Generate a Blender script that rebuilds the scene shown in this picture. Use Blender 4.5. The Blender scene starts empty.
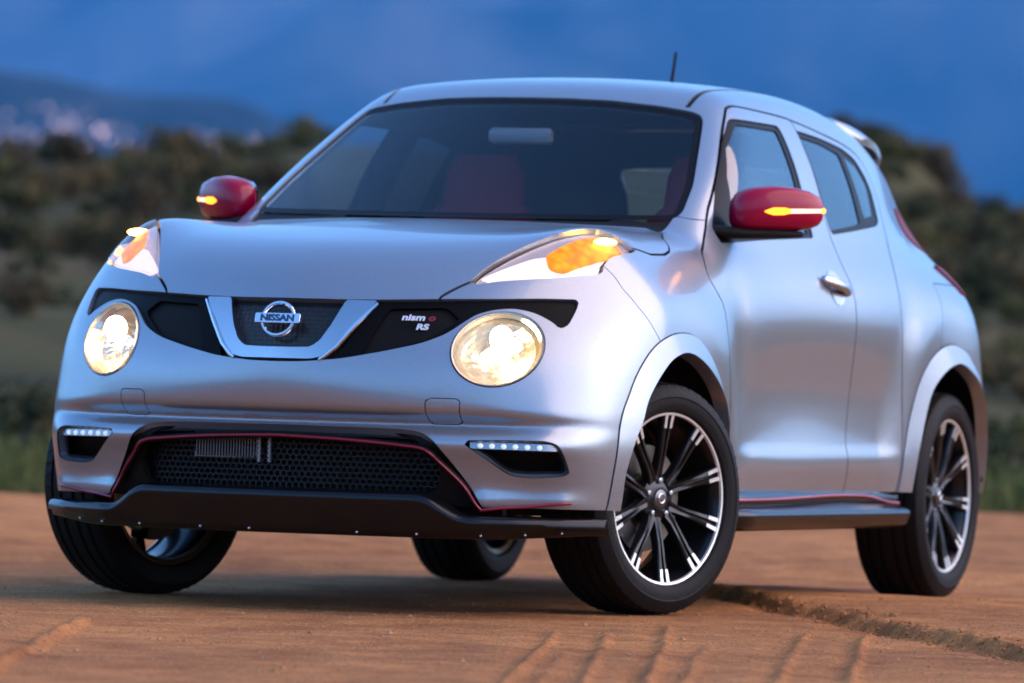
import bpy, bmesh, math, random
import numpy as np
from mathutils import Vector, Matrix
random.seed(7); rng = np.random.default_rng(7)
scene = bpy.context.scene
COL = scene.collection
R = math.radians
# ---------------------------------------------------------------- camera, sky, sun, exposure
cam_d = bpy.data.cameras.new('camera'); cam = bpy.data.objects.new('camera', cam_d); COL.objects.link(cam)
cam_d.sensor_width = 36.0; cam_d.lens = 231.73; cam_d.clip_end = 60000; cam_d.clip_start = .1
def cam_matrix():
    yw, p, r = R(21.3325), R(0.46505), R(1.75177)
    d = np.array([-math.cos(yw) * math.cos(p), -math.sin(yw) * math.cos(p), math.sin(p)])
    rt = np.cross(d, [0, 0, 1]); rt /= np.linalg.norm(rt); up = np.cross(rt, d)
    c, s = math.cos(r), math.sin(r)
    X, Y, Z = c * rt + s * up, -s * rt + c * up, -d
    m = Matrix.Identity(4)
    for i in range(3):
        m[i][0], m[i][1], m[i][2] = X[i], Y[i], Z[i]
    m[0][3], m[1][3], m[2][3] = 17.23729, 7.07884, 0.59678
    return m
cam.matrix_world = cam_matrix()
cam_d.dof.use_dof = True; cam_d.dof.focus_distance = 16.8; cam_d.dof.aperture_fstop = 4.8
scene.camera = cam
world = bpy.data.worlds.new('World'); scene.world = world; world.use_nodes = True
wn = world.node_tree.nodes; wl = world.node_tree.links
bg = wn['Background']
sky = wn.new('ShaderNodeTexSky'); sky.sky_type = 'NISHITA'; sky.sun_disc = False
SUN_EL, SUN_AZ = R(21.0), R(109.0)      # azimuth measured from +x towards +y
sky.sun_elevation = SUN_EL; sky.sun_rotation = R(90) - SUN_AZ
sky.air_density = 1.0; sky.dust_density = 0.4; sky.ozone_density = 6.0
wl.new(sky.outputs[0], bg.inputs[0]); bg.inputs[1].default_value = 0.12
sun_d = bpy.data.lights.new('sun', 'SUN'); sun_d.energy = 1.25; sun_d.angle = R(98); sun_d.color = (1.0, .67, .45)
sun = bpy.data.objects.new('sun', sun_d); COL.objects.link(sun)
sun_el_l = SUN_EL
sun.rotation_euler = Vector((math.cos(sun_el_l) * math.cos(SUN_AZ), math.cos(sun_el_l) * math.sin(SUN_AZ), math.sin(sun_el_l))).to_track_quat('Z', 'Y').to_euler()
vs = scene.view_settings; vs.view_transform = 'Standard'; vs.look = 'None'; vs.exposure = 2.15; vs.gamma = 1.0; vs.use_curve_mapping = False
scene.render.engine = 'CYCLES'
cy = scene.cycles; cy.use_denoising = True; cy.max_bounces = 8; cy.transparent_max_bounces = 16; cy.caustics_reflective = False; cy.caustics_refractive = False
cy.sample_clamp_indirect = 6
# ---------------------------------------------------------------- car body: smooth field
class TPS:
    """smooth surface through scattered (u,v,value) samples"""
    def __init__(s, pts, reg=1e-3, su=1.0):
        p = np.array(pts, float); s.su = su; s.c = p[:, :2] * [su, 1]; n = len(p)
        K = s.k(s.c, s.c) + reg * np.eye(n)
        P = np.c_[np.ones(n), s.c]
        A = np.block([[K, P], [P.T, np.zeros((3, 3))]])
        w = np.linalg.solve(A, np.r_[p[:, 2], 0, 0, 0]); s.w = w[:n]; s.a = w[n:]
    @staticmethod
    def k(a, b):
        d = ((a[:, None, :] - b[None, :, :]) ** 2).sum(-1)
        d = d + .0036; return d * np.sqrt(d)
    def __call__(s, u, v):
        u, v = np.broadcast_arrays(u, v)
        q = np.c_[u.ravel() * s.su, v.ravel()]
        out = np.empty(len(q))
        for i in range(0, len(q), 60000):
            b = q[i:i + 60000]
            out[i:i + 60000] = s.k(b, s.c) @ s.w + s.a[0] + b @ s.a[1:]
        return out.reshape(u.shape)

def grid_samples(rows, cols, table):
    return [(r, c, v) for r, line in zip(rows, table) for c, v in zip(cols, line) if v is not None]

N_ = None
# half width of the body side: rows = x (forward of the front axle), columns = z
SIDE = TPS(grid_samples(
    [0.75, 0.40, 0.0, -0.35, -0.65, -1.2, -1.75, -2.1, -2.5, -2.85, -3.2],
    [0.25, 0.35, 0.46, 0.60, 0.75, 0.88, 0.97, 1.08, 1.22, 1.40, 1.50],
    [[.74, .77, .79, .80, .79, .76, .72, .64, N_, N_, N_],
     [.82, .835, .85, .858, .852, .825, .78, .70, N_, N_, N_],
     [.80, .82, .84, .850, .848, .820, .78, .73, .66, .55, N_],
     [.81, .825, .835, .850, .850, .832, .80, .745, .69, .59, N_],
     [.815, .828, .834, .832, .840, .832, .805, .752, .706, .615, .545],
     [.820, .835, .840, .830, .842, .842, .818, .764, .715, .630, .565],
     [.820, .838, .845, .845, .858, .855, .830, .768, .714, .630, .570],
     [.83, .840, .846, .848, .854, .848, .822, .762, .700, .615, .560],
     [.82, .835, .842, .848, .849, .835, .805, .715, .638, .570, .520],
     [.82, .840, .850, .860, .858, .840, .795, .645, .555, .50, .46],
     [.77, .785, .795, .805, .805, .785, .745, .68, .57, .48, .44]]), 2.5e-4, .28)
# front face: rows = y, columns = z, value = x
FRONT = TPS(grid_samples(
    [0.0, 0.13, 0.28, 0.43, 0.58, 0.70, 0.82, 0.92],
    [0.20, 0.30, 0.40, 0.50, 0.58, 0.70, 0.80, 0.86, 1.0],
    [[.80, .83, .850, .868, .885, .875, .848, .825, .74],
     [.79, .825, .843, .86, .878, .862, .828, .803, .72],
     [.77, .80, .822, .838, .850, .828, .785, .757, .67],
     [.73, .755, .785, .80, .805, .782, .730, .697, .60],
     [.655, .675, .725, .738, .735, .708, .645, .605, .50],
     [.58, .60, .665, .68, .655, .622, .555, .505, .38],
     [.51, .525, .55, .555, .53, .49, .42, .36, .22],
     [.25, .27, .30, .32, .31, .27, .2, .15, .0]]), 2e-4)
# hood and fender tops: rows = x, columns = y, value = z
HOOD = TPS(grid_samples(
    [0.85, 0.65, 0.5, 0.3, 0.1, -0.15, -0.4, -0.8],
    [0.0, 0.20, 0.40, 0.55, 0.68, 0.80, 0.92],
    [[.900, .885, .865, .84, .81, .77, .72],
     [.985, .975, .955, .930, .90, .85, .78],
     [1.022, 1.017, 1.007, .992, .97, .91, .82],
     [1.055, 1.05, 1.045, 1.048, 1.05, .975, .84],
     [1.075, 1.071, 1.060, 1.062, 1.065, .990, .85],
     [1.09, 1.087, 1.078, 1.068, 1.062, 1.005, .88],
     [1.10, 1.10, 1.095, 1.085, 1.065, 1.02, .92],
     [1.10, 1.10, 1.10, 1.09, 1.08, 1.04, .95]]), 5e-4)
ROOF = TPS(grid_samples(
    [-0.5, -0.85, -1.1, -1.4, -1.8, -2.3, -2.7, -3.1],
    [0.0, 0.3, 0.55, 0.7],
    [[1.44, 1.43, 1.40, 1.37],
     [1.503, 1.493, 1.465, 1.435],
     [1.54, 1.53, 1.50, 1.47],
     [1.562, 1.552, 1.522, 1.49],
     [1.562, 1.552, 1.522, 1.49],
     [1.508, 1.498, 1.462, 1.43],
     [1.400, 1.390, 1.355, 1.32],
     [1.30, 1.29, 1.26, 1.23]]), 1e-3)
# rear face: rows = y, columns = z, value = x
REAR = TPS(grid_samples(
    [0.0, 0.4, 0.65, 0.8, 0.92],
    [0.25, 0.5, 0.75, 0.95, 1.05, 1.2, 1.4, 1.55],
    [[-3.18, -3.29, -3.29, -3.24, -3.19, -3.08, -2.93, -2.80],
     [-3.15, -3.26, -3.26, -3.21, -3.16, -3.05, -2.90, -2.77],
     [-3.05, -3.12, -3.06, -3.01, -2.96, -2.84, -2.70, -2.60],
     [-2.95, -2.98, -2.90, -2.85, -2.82, -2.70, -2.55, -2.44],
     [-2.80, -2.82, -2.76, -2.72, -2.68, -2.56, -2.40, -2.3]]), 5e-4)

def smax(a, b, k):
    h = np.maximum(k - np.abs(a - b), 0) / k
    return np.maximum(a, b) + h * h * h * k / 6
def smin(a, b, k): return -smax(-a, -b, k)
def sstep(e0, e1, x):
    t = np.clip((x - e0) / (e1 - e0), 0, 1); return t * t * (3 - 2 * t)
def gauss(x, m, s): return np.exp(-((x - m) / s) ** 2)

def combine(x, y, z, fs, ff, fh, fr, fb):
    """x,y,z with the five sampled heightfields at those points -> signed field"""
    # sculpting on the side: rocker ledge under the doors
    led = sstep(-0.42, -0.75, x) * sstep(-2.05, -1.75, x)
    fs = fs - 0.0075 * led * (.55 + .45 * sstep(-1.3, -.7, x)) * sstep(.44, .480, z) * sstep(.85, .58, z)
    fs = fs + 0.008 * led * gauss(z, .42, .06)
    # fender domes over both wheels
    rf = np.hypot((x - .05) * .95, z - .40); rr = np.hypot((x + 2.47) * .95, z - .42)
    fs = fs + 0.020 * sstep(.66, .44, rf) + 0.022 * sstep(.67, .45, rr)
    # scallop behind the front wheel arch
    fs = fs - 0.012 * gauss(x, -.52, .10) * gauss(z, .68, .2)
    # front: undercut groove between bumper nose and lower mask
    und = sstep(.90, .5, y)
    ff = ff - 0.040 * gauss(z, .512, .022) * und
    ff = ff + 0.018 * sstep(.30, .45, y) * gauss(z, .455, .035) * sstep(.88, .7, y)
    ff = ff + 0.030 * gauss(z, .300, .036) * sstep(.49, .56, y) * sstep(.83, .74, y)
    a = (y - fs) * .97
    b = (x - ff) * .85
    c = (z - fh) * .95
    w = (x + 0.226 + 1.84 * (z - 1.1) + 0.5 * y * y) * .475
    d = (z - fr) * .98
    e = (fb - x) * .9
    g = smax(d, w, .05)
    t = smin(c, g, .03)
    f = smax(a, t, np.where(z > 1.2, .12, .12))
    f = smax(f, b, .17)
    f = smax(f, e, .22)
    return smax(f, .14 - z, .02)

def field(p):
    x, y, z = p[:, 0], np.abs(p[:, 1]), p[:, 2]
    return combine(x, y, z, SIDE(x, z), FRONT(y, z), HOOD(x, y), ROOF(x, y), REAR(y, z))
def grad(p, h=.004):
    f0 = None; g = np.zeros_like(p)
    for d in ((1, 1, 1), (1, -1, -1), (-1, 1, -1), (-1, -1, 1)):
        d = np.array(d, float)
        g += d * field(p + h * d)[:, None]
    return g / (4 * h)
def solve(p, ax, start, lo):
    """slide points along an axis until they lie on the body skin (bisection from outside)"""
    p = np.array(p, float); a = np.full(len(p), start); b = a.copy(); hit = np.zeros(len(p), bool)
    n = 60
    for i in range(n + 1):
        b = np.where(hit, b, start + (lo - start) * i / n); p[:, ax] = b
        inside = field(p) < 0
        a = np.where(hit | inside, a, b); hit |= inside
        if hit.all(): break
    for _ in range(12):
        m = (a + b) / 2; p[:, ax] = m; f = field(p)
        a = np.where(f < 0, a, m); b = np.where(f < 0, m, b)
    p[:, ax] = (a + b) / 2
    return p
def on_front(yz): q = np.array(yz, float); return solve(np.c_[np.zeros(len(q)), q], 0, 1.0, .1)
def on_side(xz): q = np.array(xz, float); return solve(np.c_[q[:, 0], np.zeros(len(q)), q[:, 1]], 1, 1.0, .3)
def on_top(xy): q = np.array(xy, float); return solve(np.c_[q, np.zeros(len(q))], 2, 1.65, .6)
def normals(p):
    g = grad(np.asarray(p, float), .006); return g / np.linalg.norm(g, axis=1)[:, None]

def surface_net(h=.011):
    x = np.arange(-3.36, .98, h); y = np.arange(-5 * h, .95, h); z = np.arange(.215 - 4 * h, 1.61, h)
    ya = np.abs(y)
    fs = SIDE(*np.meshgrid(x, z, indexing='ij'))[:, None, :]
    ff = FRONT(*np.meshgrid(ya, z, indexing='ij'))[None, :, :]
    fb = REAR(*np.meshgrid(ya, z, indexing='ij'))[None, :, :]
    fh = HOOD(*np.meshgrid(x, ya, indexing='ij'))[:, :, None]
    fr = ROOF(*np.meshgrid(x, ya, indexing='ij'))[:, :, None]
    F = combine(x[:, None, None], ya[None, :, None], z[None, None, :], fs, ff, fh, fr, fb)
    S = F < 0
    n = np.array(F.shape)
    cnt = np.zeros(n - 1, np.int8)
    for i in (0, 1):
        for j in (0, 1):
            for k in (0, 1):
                cnt += S[i:n[0] - 1 + i, j:n[1] - 1 + j, k:n[2] - 1 + k]
    act = (cnt > 0) & (cnt < 8)
    idx = -np.ones(n - 1, np.int64); idx[act] = np.arange(act.sum())
    I = np.argwhere(act)
    V = np.zeros((len(I), 3)); cn = np.zeros(len(I)); ax3 = (x, y, z)
    quads = []
    for ax in range(3):
        o1, o2 = [a for a in range(3) if a != ax]
        sl0 = [slice(1, -1)] * 3; sl1 = [slice(1, -1)] * 3
        sl0[ax] = slice(0, -1); sl1[ax] = slice(1, None)
        A, B = S[tuple(sl0)], S[tuple(sl1)]
        E = np.argwhere(A != B)
        flip = A[tuple(E.T)]
        E = E + 1; E[:, ax] -= 1
        E1 = E.copy(); E1[:, ax] += 1; f0, f1 = F[tuple(E.T)], F[tuple(E1.T)]
        P = np.stack([ax3[k][E[:, k]] for k in range(3)], 1).astype(float); P[:, ax] += h * f0 / (f0 - f1)
        c = []
        for da, db in ((-1, -1), (0, -1), (0, 0), (-1, 0)):
            q = E.copy(); q[:, o1] += da; q[:, o2] += db
            ci = idx[tuple(q.T)]; c.append(ci); ok = ci >= 0; np.add.at(V, ci[ok], P[ok]); np.add.at(cn, ci[ok], 1)
        q = np.stack(c, 1)
        if ax == 1: flip = ~flip
        q[~flip] = q[~flip][:, ::-1]
        quads.append(q)
    Q = np.concatenate(quads); V /= np.maximum(cn, 1)[:, None]
    Q = Q[(Q >= 0).all(1) & (cn[np.maximum(Q, 0)] > 2).all(1)]
    E = np.concatenate([Q[:, [0, 1]], Q[:, [1, 2]], Q[:, [2, 3]], Q[:, [3, 0]]])
    def relax(V):
        a = np.zeros_like(V); c = np.zeros(len(V))
        for i, j in ((0, 1), (1, 0)):
            np.add.at(a, E[:, i], V[E[:, j]]); np.add.at(c, E[:, i], 1)
        return .35 * V + .65 * a / np.maximum(c, 1)[:, None]
    for it in range(3):
        V = relax(V)
        f = field(V); g = grad(V)
        V = V - g * np.clip(f / np.maximum((g * g).sum(1), 1e-3), -h, h)[:, None]
    return V, normals(V), Q
# ---------------------------------------------------------------- mesh tools
def sdpoly(P, poly):
    """signed distance (negative inside) of 2D points to a closed polygon"""
    poly = np.array(poly, float); A = poly; B = np.roll(poly, -1, 0)
    out = np.empty(len(P))
    for s in range(0, len(P), 20000):
        q = P[s:s + 20000]
        ab = B - A; ap = q[:, None] - A[None]
        t = np.clip((ap * ab).sum(-1) / ((ab * ab).sum(-1) + 1e-12), 0, 1)
        d = np.sqrt((((ap - t[..., None] * ab)) ** 2).sum(-1)).min(1)
        c = ((A[:, 1] > q[:, 1:2]) != (B[:, 1] > q[:, 1:2])) & \
            (q[:, 0:1] < (B[:, 0] - A[:, 0]) * (q[:, 1:2] - A[:, 1]) / (B[:, 1] - A[:, 1] + 1e-15) + A[:, 0])
        out[s:s + 20000] = np.where(c.sum(1) % 2 == 1, -d, d)
    return out
def spline(pts, n=8, closed=True):
    p = np.array(pts, float); m = len(p); o = []
    for i in range(m if closed else m - 1):
        if closed: a, b, c, d = p[i - 1], p[i], p[(i + 1) % m], p[(i + 2) % m]
        else: a, b, c, d = p[max(i - 1, 0)], p[i], p[i + 1], p[min(i + 2, m - 1)]
        for t in np.arange(n) / n:
            o.append(.5 * (2 * b + (c - a) * t + (2 * a - 5 * b + 4 * c - d) * t * t + (3 * b - a - 3 * c + d) * t ** 3))
    if not closed: o.append(p[-1])
    return np.array(o)
def rounded(pts, r, n=6):
    """polygon with rounded corners"""
    p = np.array(pts, float); m = len(p); o = []
    rr = r if hasattr(r, '__len__') else [r] * m
    for i in range(m):
        a, b, c = p[i - 1], p[i], p[(i + 1) % m]
        u = a - b; v = c - b; lu, lv = np.linalg.norm(u), np.linalg.norm(v)
        k = min(rr[i], .45 * lu, .45 * lv)
        s, e = b + u / lu * k, b + v / lv * k
        for t in np.linspace(0, 1, n): o.append((1 - t) ** 2 * s + 2 * t * (1 - t) * b + t * t * e)
    return np.array(o)

class M:
    """triangle sheet: V positions, N normals, T triangles"""
    def __init__(s, V, N, T): s.V, s.N, s.T = V, N, T
    def compact(s):
        u, inv = np.unique(s.T, return_inverse=True)
        return M(s.V[u], s.N[u], inv.reshape(-1, 3))
    def split(s, g):
        """-> (part where g<0, part where g>0), cut exactly along g=0"""
        g = np.where(np.abs(g) < 1e-6, 1e-6, g)
        T = s.T; ins = g < 0; c = ins[T].sum(1)
        full_in = T[c == 3]; full_out = T[c == 0]
        Vn, Nn = [s.V], [s.N]; base = len(s.V)
        mixed = T[(c == 1) | (c == 2)]
        if len(mixed) == 0: return M(s.V, s.N, full_in).compact(), M(s.V, s.N, full_out).compact()
        im = ins[mixed]; one = np.where(im.sum(1) == 1, True, False)
        lone = np.where(one[:, None], im, ~im).argmax(1)
        r = np.arange(len(mixed))
        a = mixed[r, lone]; b = mixed[r, (lone + 1) % 3]; d = mixed[r, (lone + 2) % 3]
        def cutpts(p, q):
            lo, hi = np.minimum(p, q), np.maximum(p, q)
            return lo, hi
        e1 = np.stack(cutpts(a, b), 1); e2 = np.stack(cutpts(a, d), 1)
        E, inv = np.unique(np.concatenate([e1, e2]), axis=0, return_inverse=True); inv = inv.ravel()
        t = (g[E[:, 0]] / (g[E[:, 0]] - g[E[:, 1]]))[:, None]
        nv = s.V[E[:, 0]] * (1 - t) + s.V[E[:, 1]] * t
        nn = s.N[E[:, 0]] * (1 - t) + s.N[E[:, 1]] * t; nn /= np.linalg.norm(nn, axis=1)[:, None]
        p1 = base + inv[:len(mixed)]; p2 = base + inv[len(mixed):]
        tip = np.stack([a, p1, p2], 1); q1 = np.stack([p1, b, d], 1); q2 = np.stack([p1, d, p2], 1)
        V = np.concatenate([s.V, nv]); N = np.concatenate([s.N, nn])
        Ti = np.concatenate([full_in, tip[one], q1[~one], q2[~one]])
        To = np.concatenate([full_out, tip[~one], q1[one], q2[one]])
        return M(V, N, Ti).compact(), M(V, N, To).compact()
    def mirrored(s): f = np.array([1, -1, 1.]); return M(s.V * f, s.N * f, s.T[:, ::-1])
    def both(s):
        m = s.mirrored(); return M(np.r_[s.V, m.V], np.r_[s.N, m.N], np.r_[s.T, m.T + len(s.V)])
    def offset(s, d, vec=None):
        return M(s.V + (s.N * d if vec is None else np.array(vec) * d), s.N, s.T)
    def border(s):
        e = np.concatenate([s.T[:, [0, 1]], s.T[:, [1, 2]], s.T[:, [2, 0]]])
        k = e[:, 0].astype(np.int64) * (len(s.V) + 1) + e[:, 1]; kr = e[:, 1].astype(np.int64) * (len(s.V) + 1) + e[:, 0]
        e = e[~np.isin(k, kr)]
        y = np.abs(s.V[:, 1]); return e[~((y[e[:, 0]] < 1.5e-4) & (y[e[:, 1]] < 1.5e-4))]
    def flange(s, depth, vec=None, sel=None):
        """walls going inwards from the open border -> separate M"""
        e = s.border()
        if sel is not None: e = e[sel(s.V[e].mean(1))]
        if len(e) == 0: return M(np.zeros((0, 3)), np.zeros((0, 3)), np.zeros((0, 3), int))
        u, inv = np.unique(e, return_inverse=True); e = inv.reshape(-1, 2)
        top = s.V[u]; low = top - (s.N[u] if vec is None else np.array(vec, float)) * depth
        n = len(u); a, b = e[:, 0], e[:, 1]
        T = np.concatenate([np.stack([b, a, a + n], 1), np.stack([b, a + n, b + n], 1)])
        V = np.r_[top, low]
        fn = np.cross(V[T[:, 1]] - V[T[:, 0]], V[T[:, 2]] - V[T[:, 0]])
        N = np.zeros_like(V)
        for k in range(3): np.add.at(N, T[:, k], fn)
        N /= np.linalg.norm(N, axis=1)[:, None] + 1e-12
        return M(V, N, T)
    def __add__(s, o): return M(np.r_[s.V, o.V], np.r_[s.N, o.N], np.r_[s.T, o.T + len(s.V)])
    def panel(s, depth=.02, vec=None, sel=None): return s + s.flange(depth, vec, sel)

def mesh_obj(name, V, faces, mat, parent=None, N=None, smooth=True, sharp=None):
    me = bpy.data.meshes.new(name)
    me.from_pydata(np.asarray(V, float).tolist(), [], faces.tolist() if hasattr(faces, 'tolist') else faces)
    if mat is not None: me.materials.append(mat)
    me.polygons.foreach_set('use_smooth', [smooth] * len(me.polygons))
    if N is not None: me.normals_split_custom_set_from_vertices(np.asarray(N).tolist())
    elif sharp is not None and smooth: me.set_sharp_from_angle(angle=R(sharp))
    me.update()
    o = bpy.data.objects.new(name, me); COL.objects.link(o)
    if parent is not None: o.parent = parent
    return o
def part(name, m, mat, parent): return mesh_obj(name, m.V, m.T, mat, parent, m.N)
def empty(name, loc=(0, 0, 0), parent=None):
    o = bpy.data.objects.new(name, None); COL.objects.link(o); o.location = loc; o.empty_display_size = .1
    if parent is not None: o.parent = parent
    return o
def tag(o, label=None, cat=None, group=None, kind=None):
    for k, v in (('label', label), ('category', cat), ('group', group), ('kind', kind)):
        if v: o[k] = v
    return o

class G:
    """collects plain geometry"""
    def __init__(s): s.V = []; s.F = []
    def add(s, V, F):
        b = len(s.V); s.V += [tuple(v) for v in V]; s.F += [tuple(i + b for i in f) for f in F]; return s
    def grid(s, rows, closed_u=False, closed_v=False, cap=False):
        rows = [np.asarray(r, float) for r in rows]; n = len(rows[0]); m = len(rows); F = []
        for i in range(m if closed_v else m - 1):
            for j in range(n if closed_u else n - 1):
                F.append((i * n + j, i * n + (j + 1) % n, (i + 1) % m * n + (j + 1) % n, (i + 1) % m * n + j))
        if cap: F += [tuple(range(n))[::-1], tuple(range((m - 1) * n, m * n))]
        return s.add(np.concatenate(rows), F)
    def lathe(s, prof, n=64, axis='y', cap=False):
        rows = []
        for r, h in prof:
            a = np.linspace(0, 2 * np.pi, n, endpoint=False)
            c, d = r * np.cos(a), r * np.sin(a)
            rows.append(np.stack([c, np.full(n, h), d], 1) if axis == 'y' else np.stack([np.full(n, h), c, d], 1) if axis == 'x' else np.stack([c, d, np.full(n, h)], 1))
        return s.grid(rows, closed_u=True, cap=cap)
    def tube(s, pts, r, n=8, cap=True):
        p = np.asarray(pts, float); rr = r if hasattr(r, '__len__') else [r] * len(p); rows = []
        for i in range(len(p)):
            t = p[min(i + 1, len(p) - 1)] - p[max(i - 1, 0)]; t /= np.linalg.norm(t)
            u = np.cross(t, [0, 0, 1.]) if abs(t[2]) < .9 else np.cross(t, [1., 0, 0]); u /= np.linalg.norm(u); w = np.cross(u, t)
            a = np.linspace(0, 2 * np.pi, n, endpoint=False)
            rows.append(p[i] + rr[i] * (np.cos(a)[:, None] * u + np.sin(a)[:, None] * w))
        return s.grid(rows, closed_u=True, cap=cap)
    def box(s, c, d, rot=0):
        c = np.array(c, float); d = np.array(d, float) / 2
        v = np.array([(x, y, z) for x in (-1, 1) for y in (-1, 1) for z in (-1, 1)]) * d
        if rot: v = v @ np.array([[math.cos(rot), math.sin(rot), 0], [-math.sin(rot), math.cos(rot), 0], [0, 0, 1]])
        return s.add(v + c, [(0, 1, 3, 2), (4, 6, 7, 5), (0, 4, 5, 1), (2, 3, 7, 6), (0, 2, 6, 4), (1, 5, 7, 3)])
    def sphere(s, c, r, n=16, m=10):
        rad = np.array(r if hasattr(r, '__len__') else [r] * 3); V = []
        for i in range(m + 1):
            t = np.pi * i / m
            for j in range(n): a = 2 * np.pi * j / n; V.append(np.array(c) + rad * [np.sin(t) * np.cos(a), np.sin(t) * np.sin(a), np.cos(t)])
        return s.add(V, [(i * n + j, (i + 1) * n + j, (i + 1) * n + (j + 1) % n, i * n + (j + 1) % n) for i in range(m) for j in range(n)])
    def extrude(s, poly, h0, h1, plane='xz'):
        p = np.asarray(poly, float); n = len(p)
        def up(h): return np.stack([p[:, 0], np.full(n, h), p[:, 1]], 1) if plane == 'xz' else np.stack([np.full(n, h), p[:, 0], p[:, 1]], 1) if plane == 'yz' else np.c_[p, np.full(n, h)]
        return s.add(np.r_[up(h0), up(h1)], [tuple(range(n)), tuple(range(n, 2 * n))[::-1]] + [(i, (i + 1) % n, n + (i + 1) % n, n + i)[::-1] for i in range(n)])
    def obj(s, name, mat, parent=None, smooth=True, sharp=35, bevel=0):
        o = mesh_obj(name, s.V, s.F, mat, parent, smooth=False)
        me = o.data; b = bmesh.new(); b.from_mesh(me)
        bmesh.ops.remove_doubles(b, verts=b.verts, dist=1e-6)
        bmesh.ops.recalc_face_normals(b, faces=b.faces); b.to_mesh(me); b.free()
        if bevel:
            md = o.modifiers.new('bevel', 'BEVEL'); md.width = bevel; md.segments = 2; md.limit_method = 'ANGLE'; md.angle_limit = R(40)
        if smooth:
            me.polygons.foreach_set('use_smooth', [True] * len(me.polygons)); me.set_sharp_from_angle(angle=R(sharp))
        return o

# ---------------------------------------------------------------- materials
def mat(name, col=(.5, .5, .5), rough=.5, metal=0, coat=0, emit=None, es=0, spec=None, coat_rough=.03):
    m = bpy.data.materials.new(name); m.use_nodes = True; b = m.node_tree.nodes['Principled BSDF']
    b.inputs['Base Color'].default_value = (*col, 1); b.inputs['Roughness'].default_value = rough; b.inputs['Metallic'].default_value = metal
    b.inputs['Coat Weight'].default_value = coat; b.inputs['Coat Roughness'].default_value = coat_rough
    if spec is not None: b.inputs['Specular IOR Level'].default_value = spec
    if emit: b.inputs['Emission Color'].default_value = (*emit, 1); b.inputs['Emission Strength'].default_value = es
    return m
def nodes(m): return m.node_tree.nodes, m.node_tree.links, m.node_tree.nodes['Principled BSDF']
def add_noise_bump(m, scale, strength, dist=.01, detail=4):
    n, l, b = nodes(m); t = n.new('ShaderNodeTexCoord'); no = n.new('ShaderNodeTexNoise'); no.inputs['Scale'].default_value = scale; no.inputs['Detail'].default_value = detail
    bu = n.new('ShaderNodeBump'); bu.inputs['Strength'].default_value = strength; bu.inputs['Distance'].default_value = dist
    l.new(t.outputs['Object'], no.inputs['Vector']); l.new(no.outputs['Fac'], bu.inputs['Height']); l.new(bu.outputs[0], b.inputs['Normal'])
def glass(name, tint, ior=1.5, rough=0.0):
    """thin glazing: tinted see-through plus mirror reflection"""
    m = bpy.data.materials.new(name); m.use_nodes = True; n = m.node_tree.nodes; l = m.node_tree.links
    n.remove(n['Principled BSDF']); o = n['Material Output']
    tr = n.new('ShaderNodeBsdfTransparent'); tr.inputs[0].default_value = (*tint, 1)
    gl = n.new('ShaderNodeBsdfGlossy'); gl.inputs['Roughness'].default_value = rough; gl.inputs[0].default_value = (1, 1, 1, 1)
    fr = n.new('ShaderNodeFresnel'); ge = n.new('ShaderNodeNewGeometry'); mi = n.new('ShaderNodeMix'); mi.inputs[2].default_value = ior; mi.inputs[3].default_value = 1 / ior
    l.new(ge.outputs['Backfacing'], mi.inputs[0]); l.new(mi.outputs[0], fr.inputs[0])
    mx = n.new('ShaderNodeMixShader'); l.new(fr.outputs[0], mx.inputs[0]); l.new(tr.outputs[0], mx.inputs[1]); l.new(gl.outputs[0], mx.inputs[2]); l.new(mx.outputs[0], o.inputs[0])
    return m

PAINT = mat('silver_paint', (.335, .36, .39), .29, .66, .6, coat_rough=.05)
def paint_detail():
    """metal flake: very fine light and dark specks in the base coat"""
    n, l, b = nodes(PAINT); t = n.new('ShaderNodeTexCoord'); v = n.new('ShaderNodeTexNoise'); v.inputs['Scale'].default_value = 650; v.inputs['Detail'].default_value = 1
    r = n.new('ShaderNodeValToRGB'); e = r.color_ramp.elements; e[0].position = .35; e[0].color = (.30, .325, .355, 1); e[1].position = .65; e[1].color = (.375, .40, .43, 1)
    l.new(t.outputs['Object'], v.inputs['Vector']); l.new(v.outputs['Fac'], r.inputs[0]); l.new(r.outputs[0], b.inputs['Base Color'])
paint_detail()
RED = mat('red_paint', (.36, .000, .028), .26, .0, .4, spec=.2)
REDTRIM = mat('red_trim', (.30, .006, .022), .35, .1, .3)
GLOSSBLACK = mat('gloss_black', (.005, .0035, .0025), .38, 0, 0, spec=.08)
BLACK = mat('black_plastic', (.011, .008, .006), .5, spec=.1)
SHELL = mat('dark_inner_shell', (.006, .006, .006), .9)
LIP = mat('dark_metallic_plastic', (.005, .0042, .004), .22, 0, 0, spec=.36)
CHROME = mat('chrome', (.75, .75, .77), .08, 1)
SATIN = mat('satin_metal', (.52, .54, .57), .26, 1)
RUBBER = mat('tyre_rubber', (.009, .0072, .0062), .6, spec=.16); add_noise_bump(RUBBER, 60, .15)
WHEELBLACK = mat('wheel_black', (.007, .006, .006), .3, 0, .15, spec=.35)
MACHINED = mat('machined_metal', (.85, .82, .74), .35, .6)
SEATRED = mat('red_fabric', (.36, .010, .022), .7)
INTERIOR = mat('interior_dark', (.02, .018, .02), .7)
GLASS_W = glass('windscreen_glass', (.90, .93, .93), 1.30)
GLASS_S = glass('side_glass', (.50, .60, .62), 2.1)
GLASS_D = glass('dark_glass', (.10, .12, .13), 1.8)
LENS = glass('lamp_lens', (.95, .95, .95), 1.22)
AMBER_LENS = mat('amber_lens', (.55, .075, .001), .4, 0, 0, (1, .26, .0), .65, spec=.1)
AMBER_HOUSING = mat('lamp_housing_metal', (.62, .50, .44), .25, .8, 0, (1, .55, .35), .06)
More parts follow.
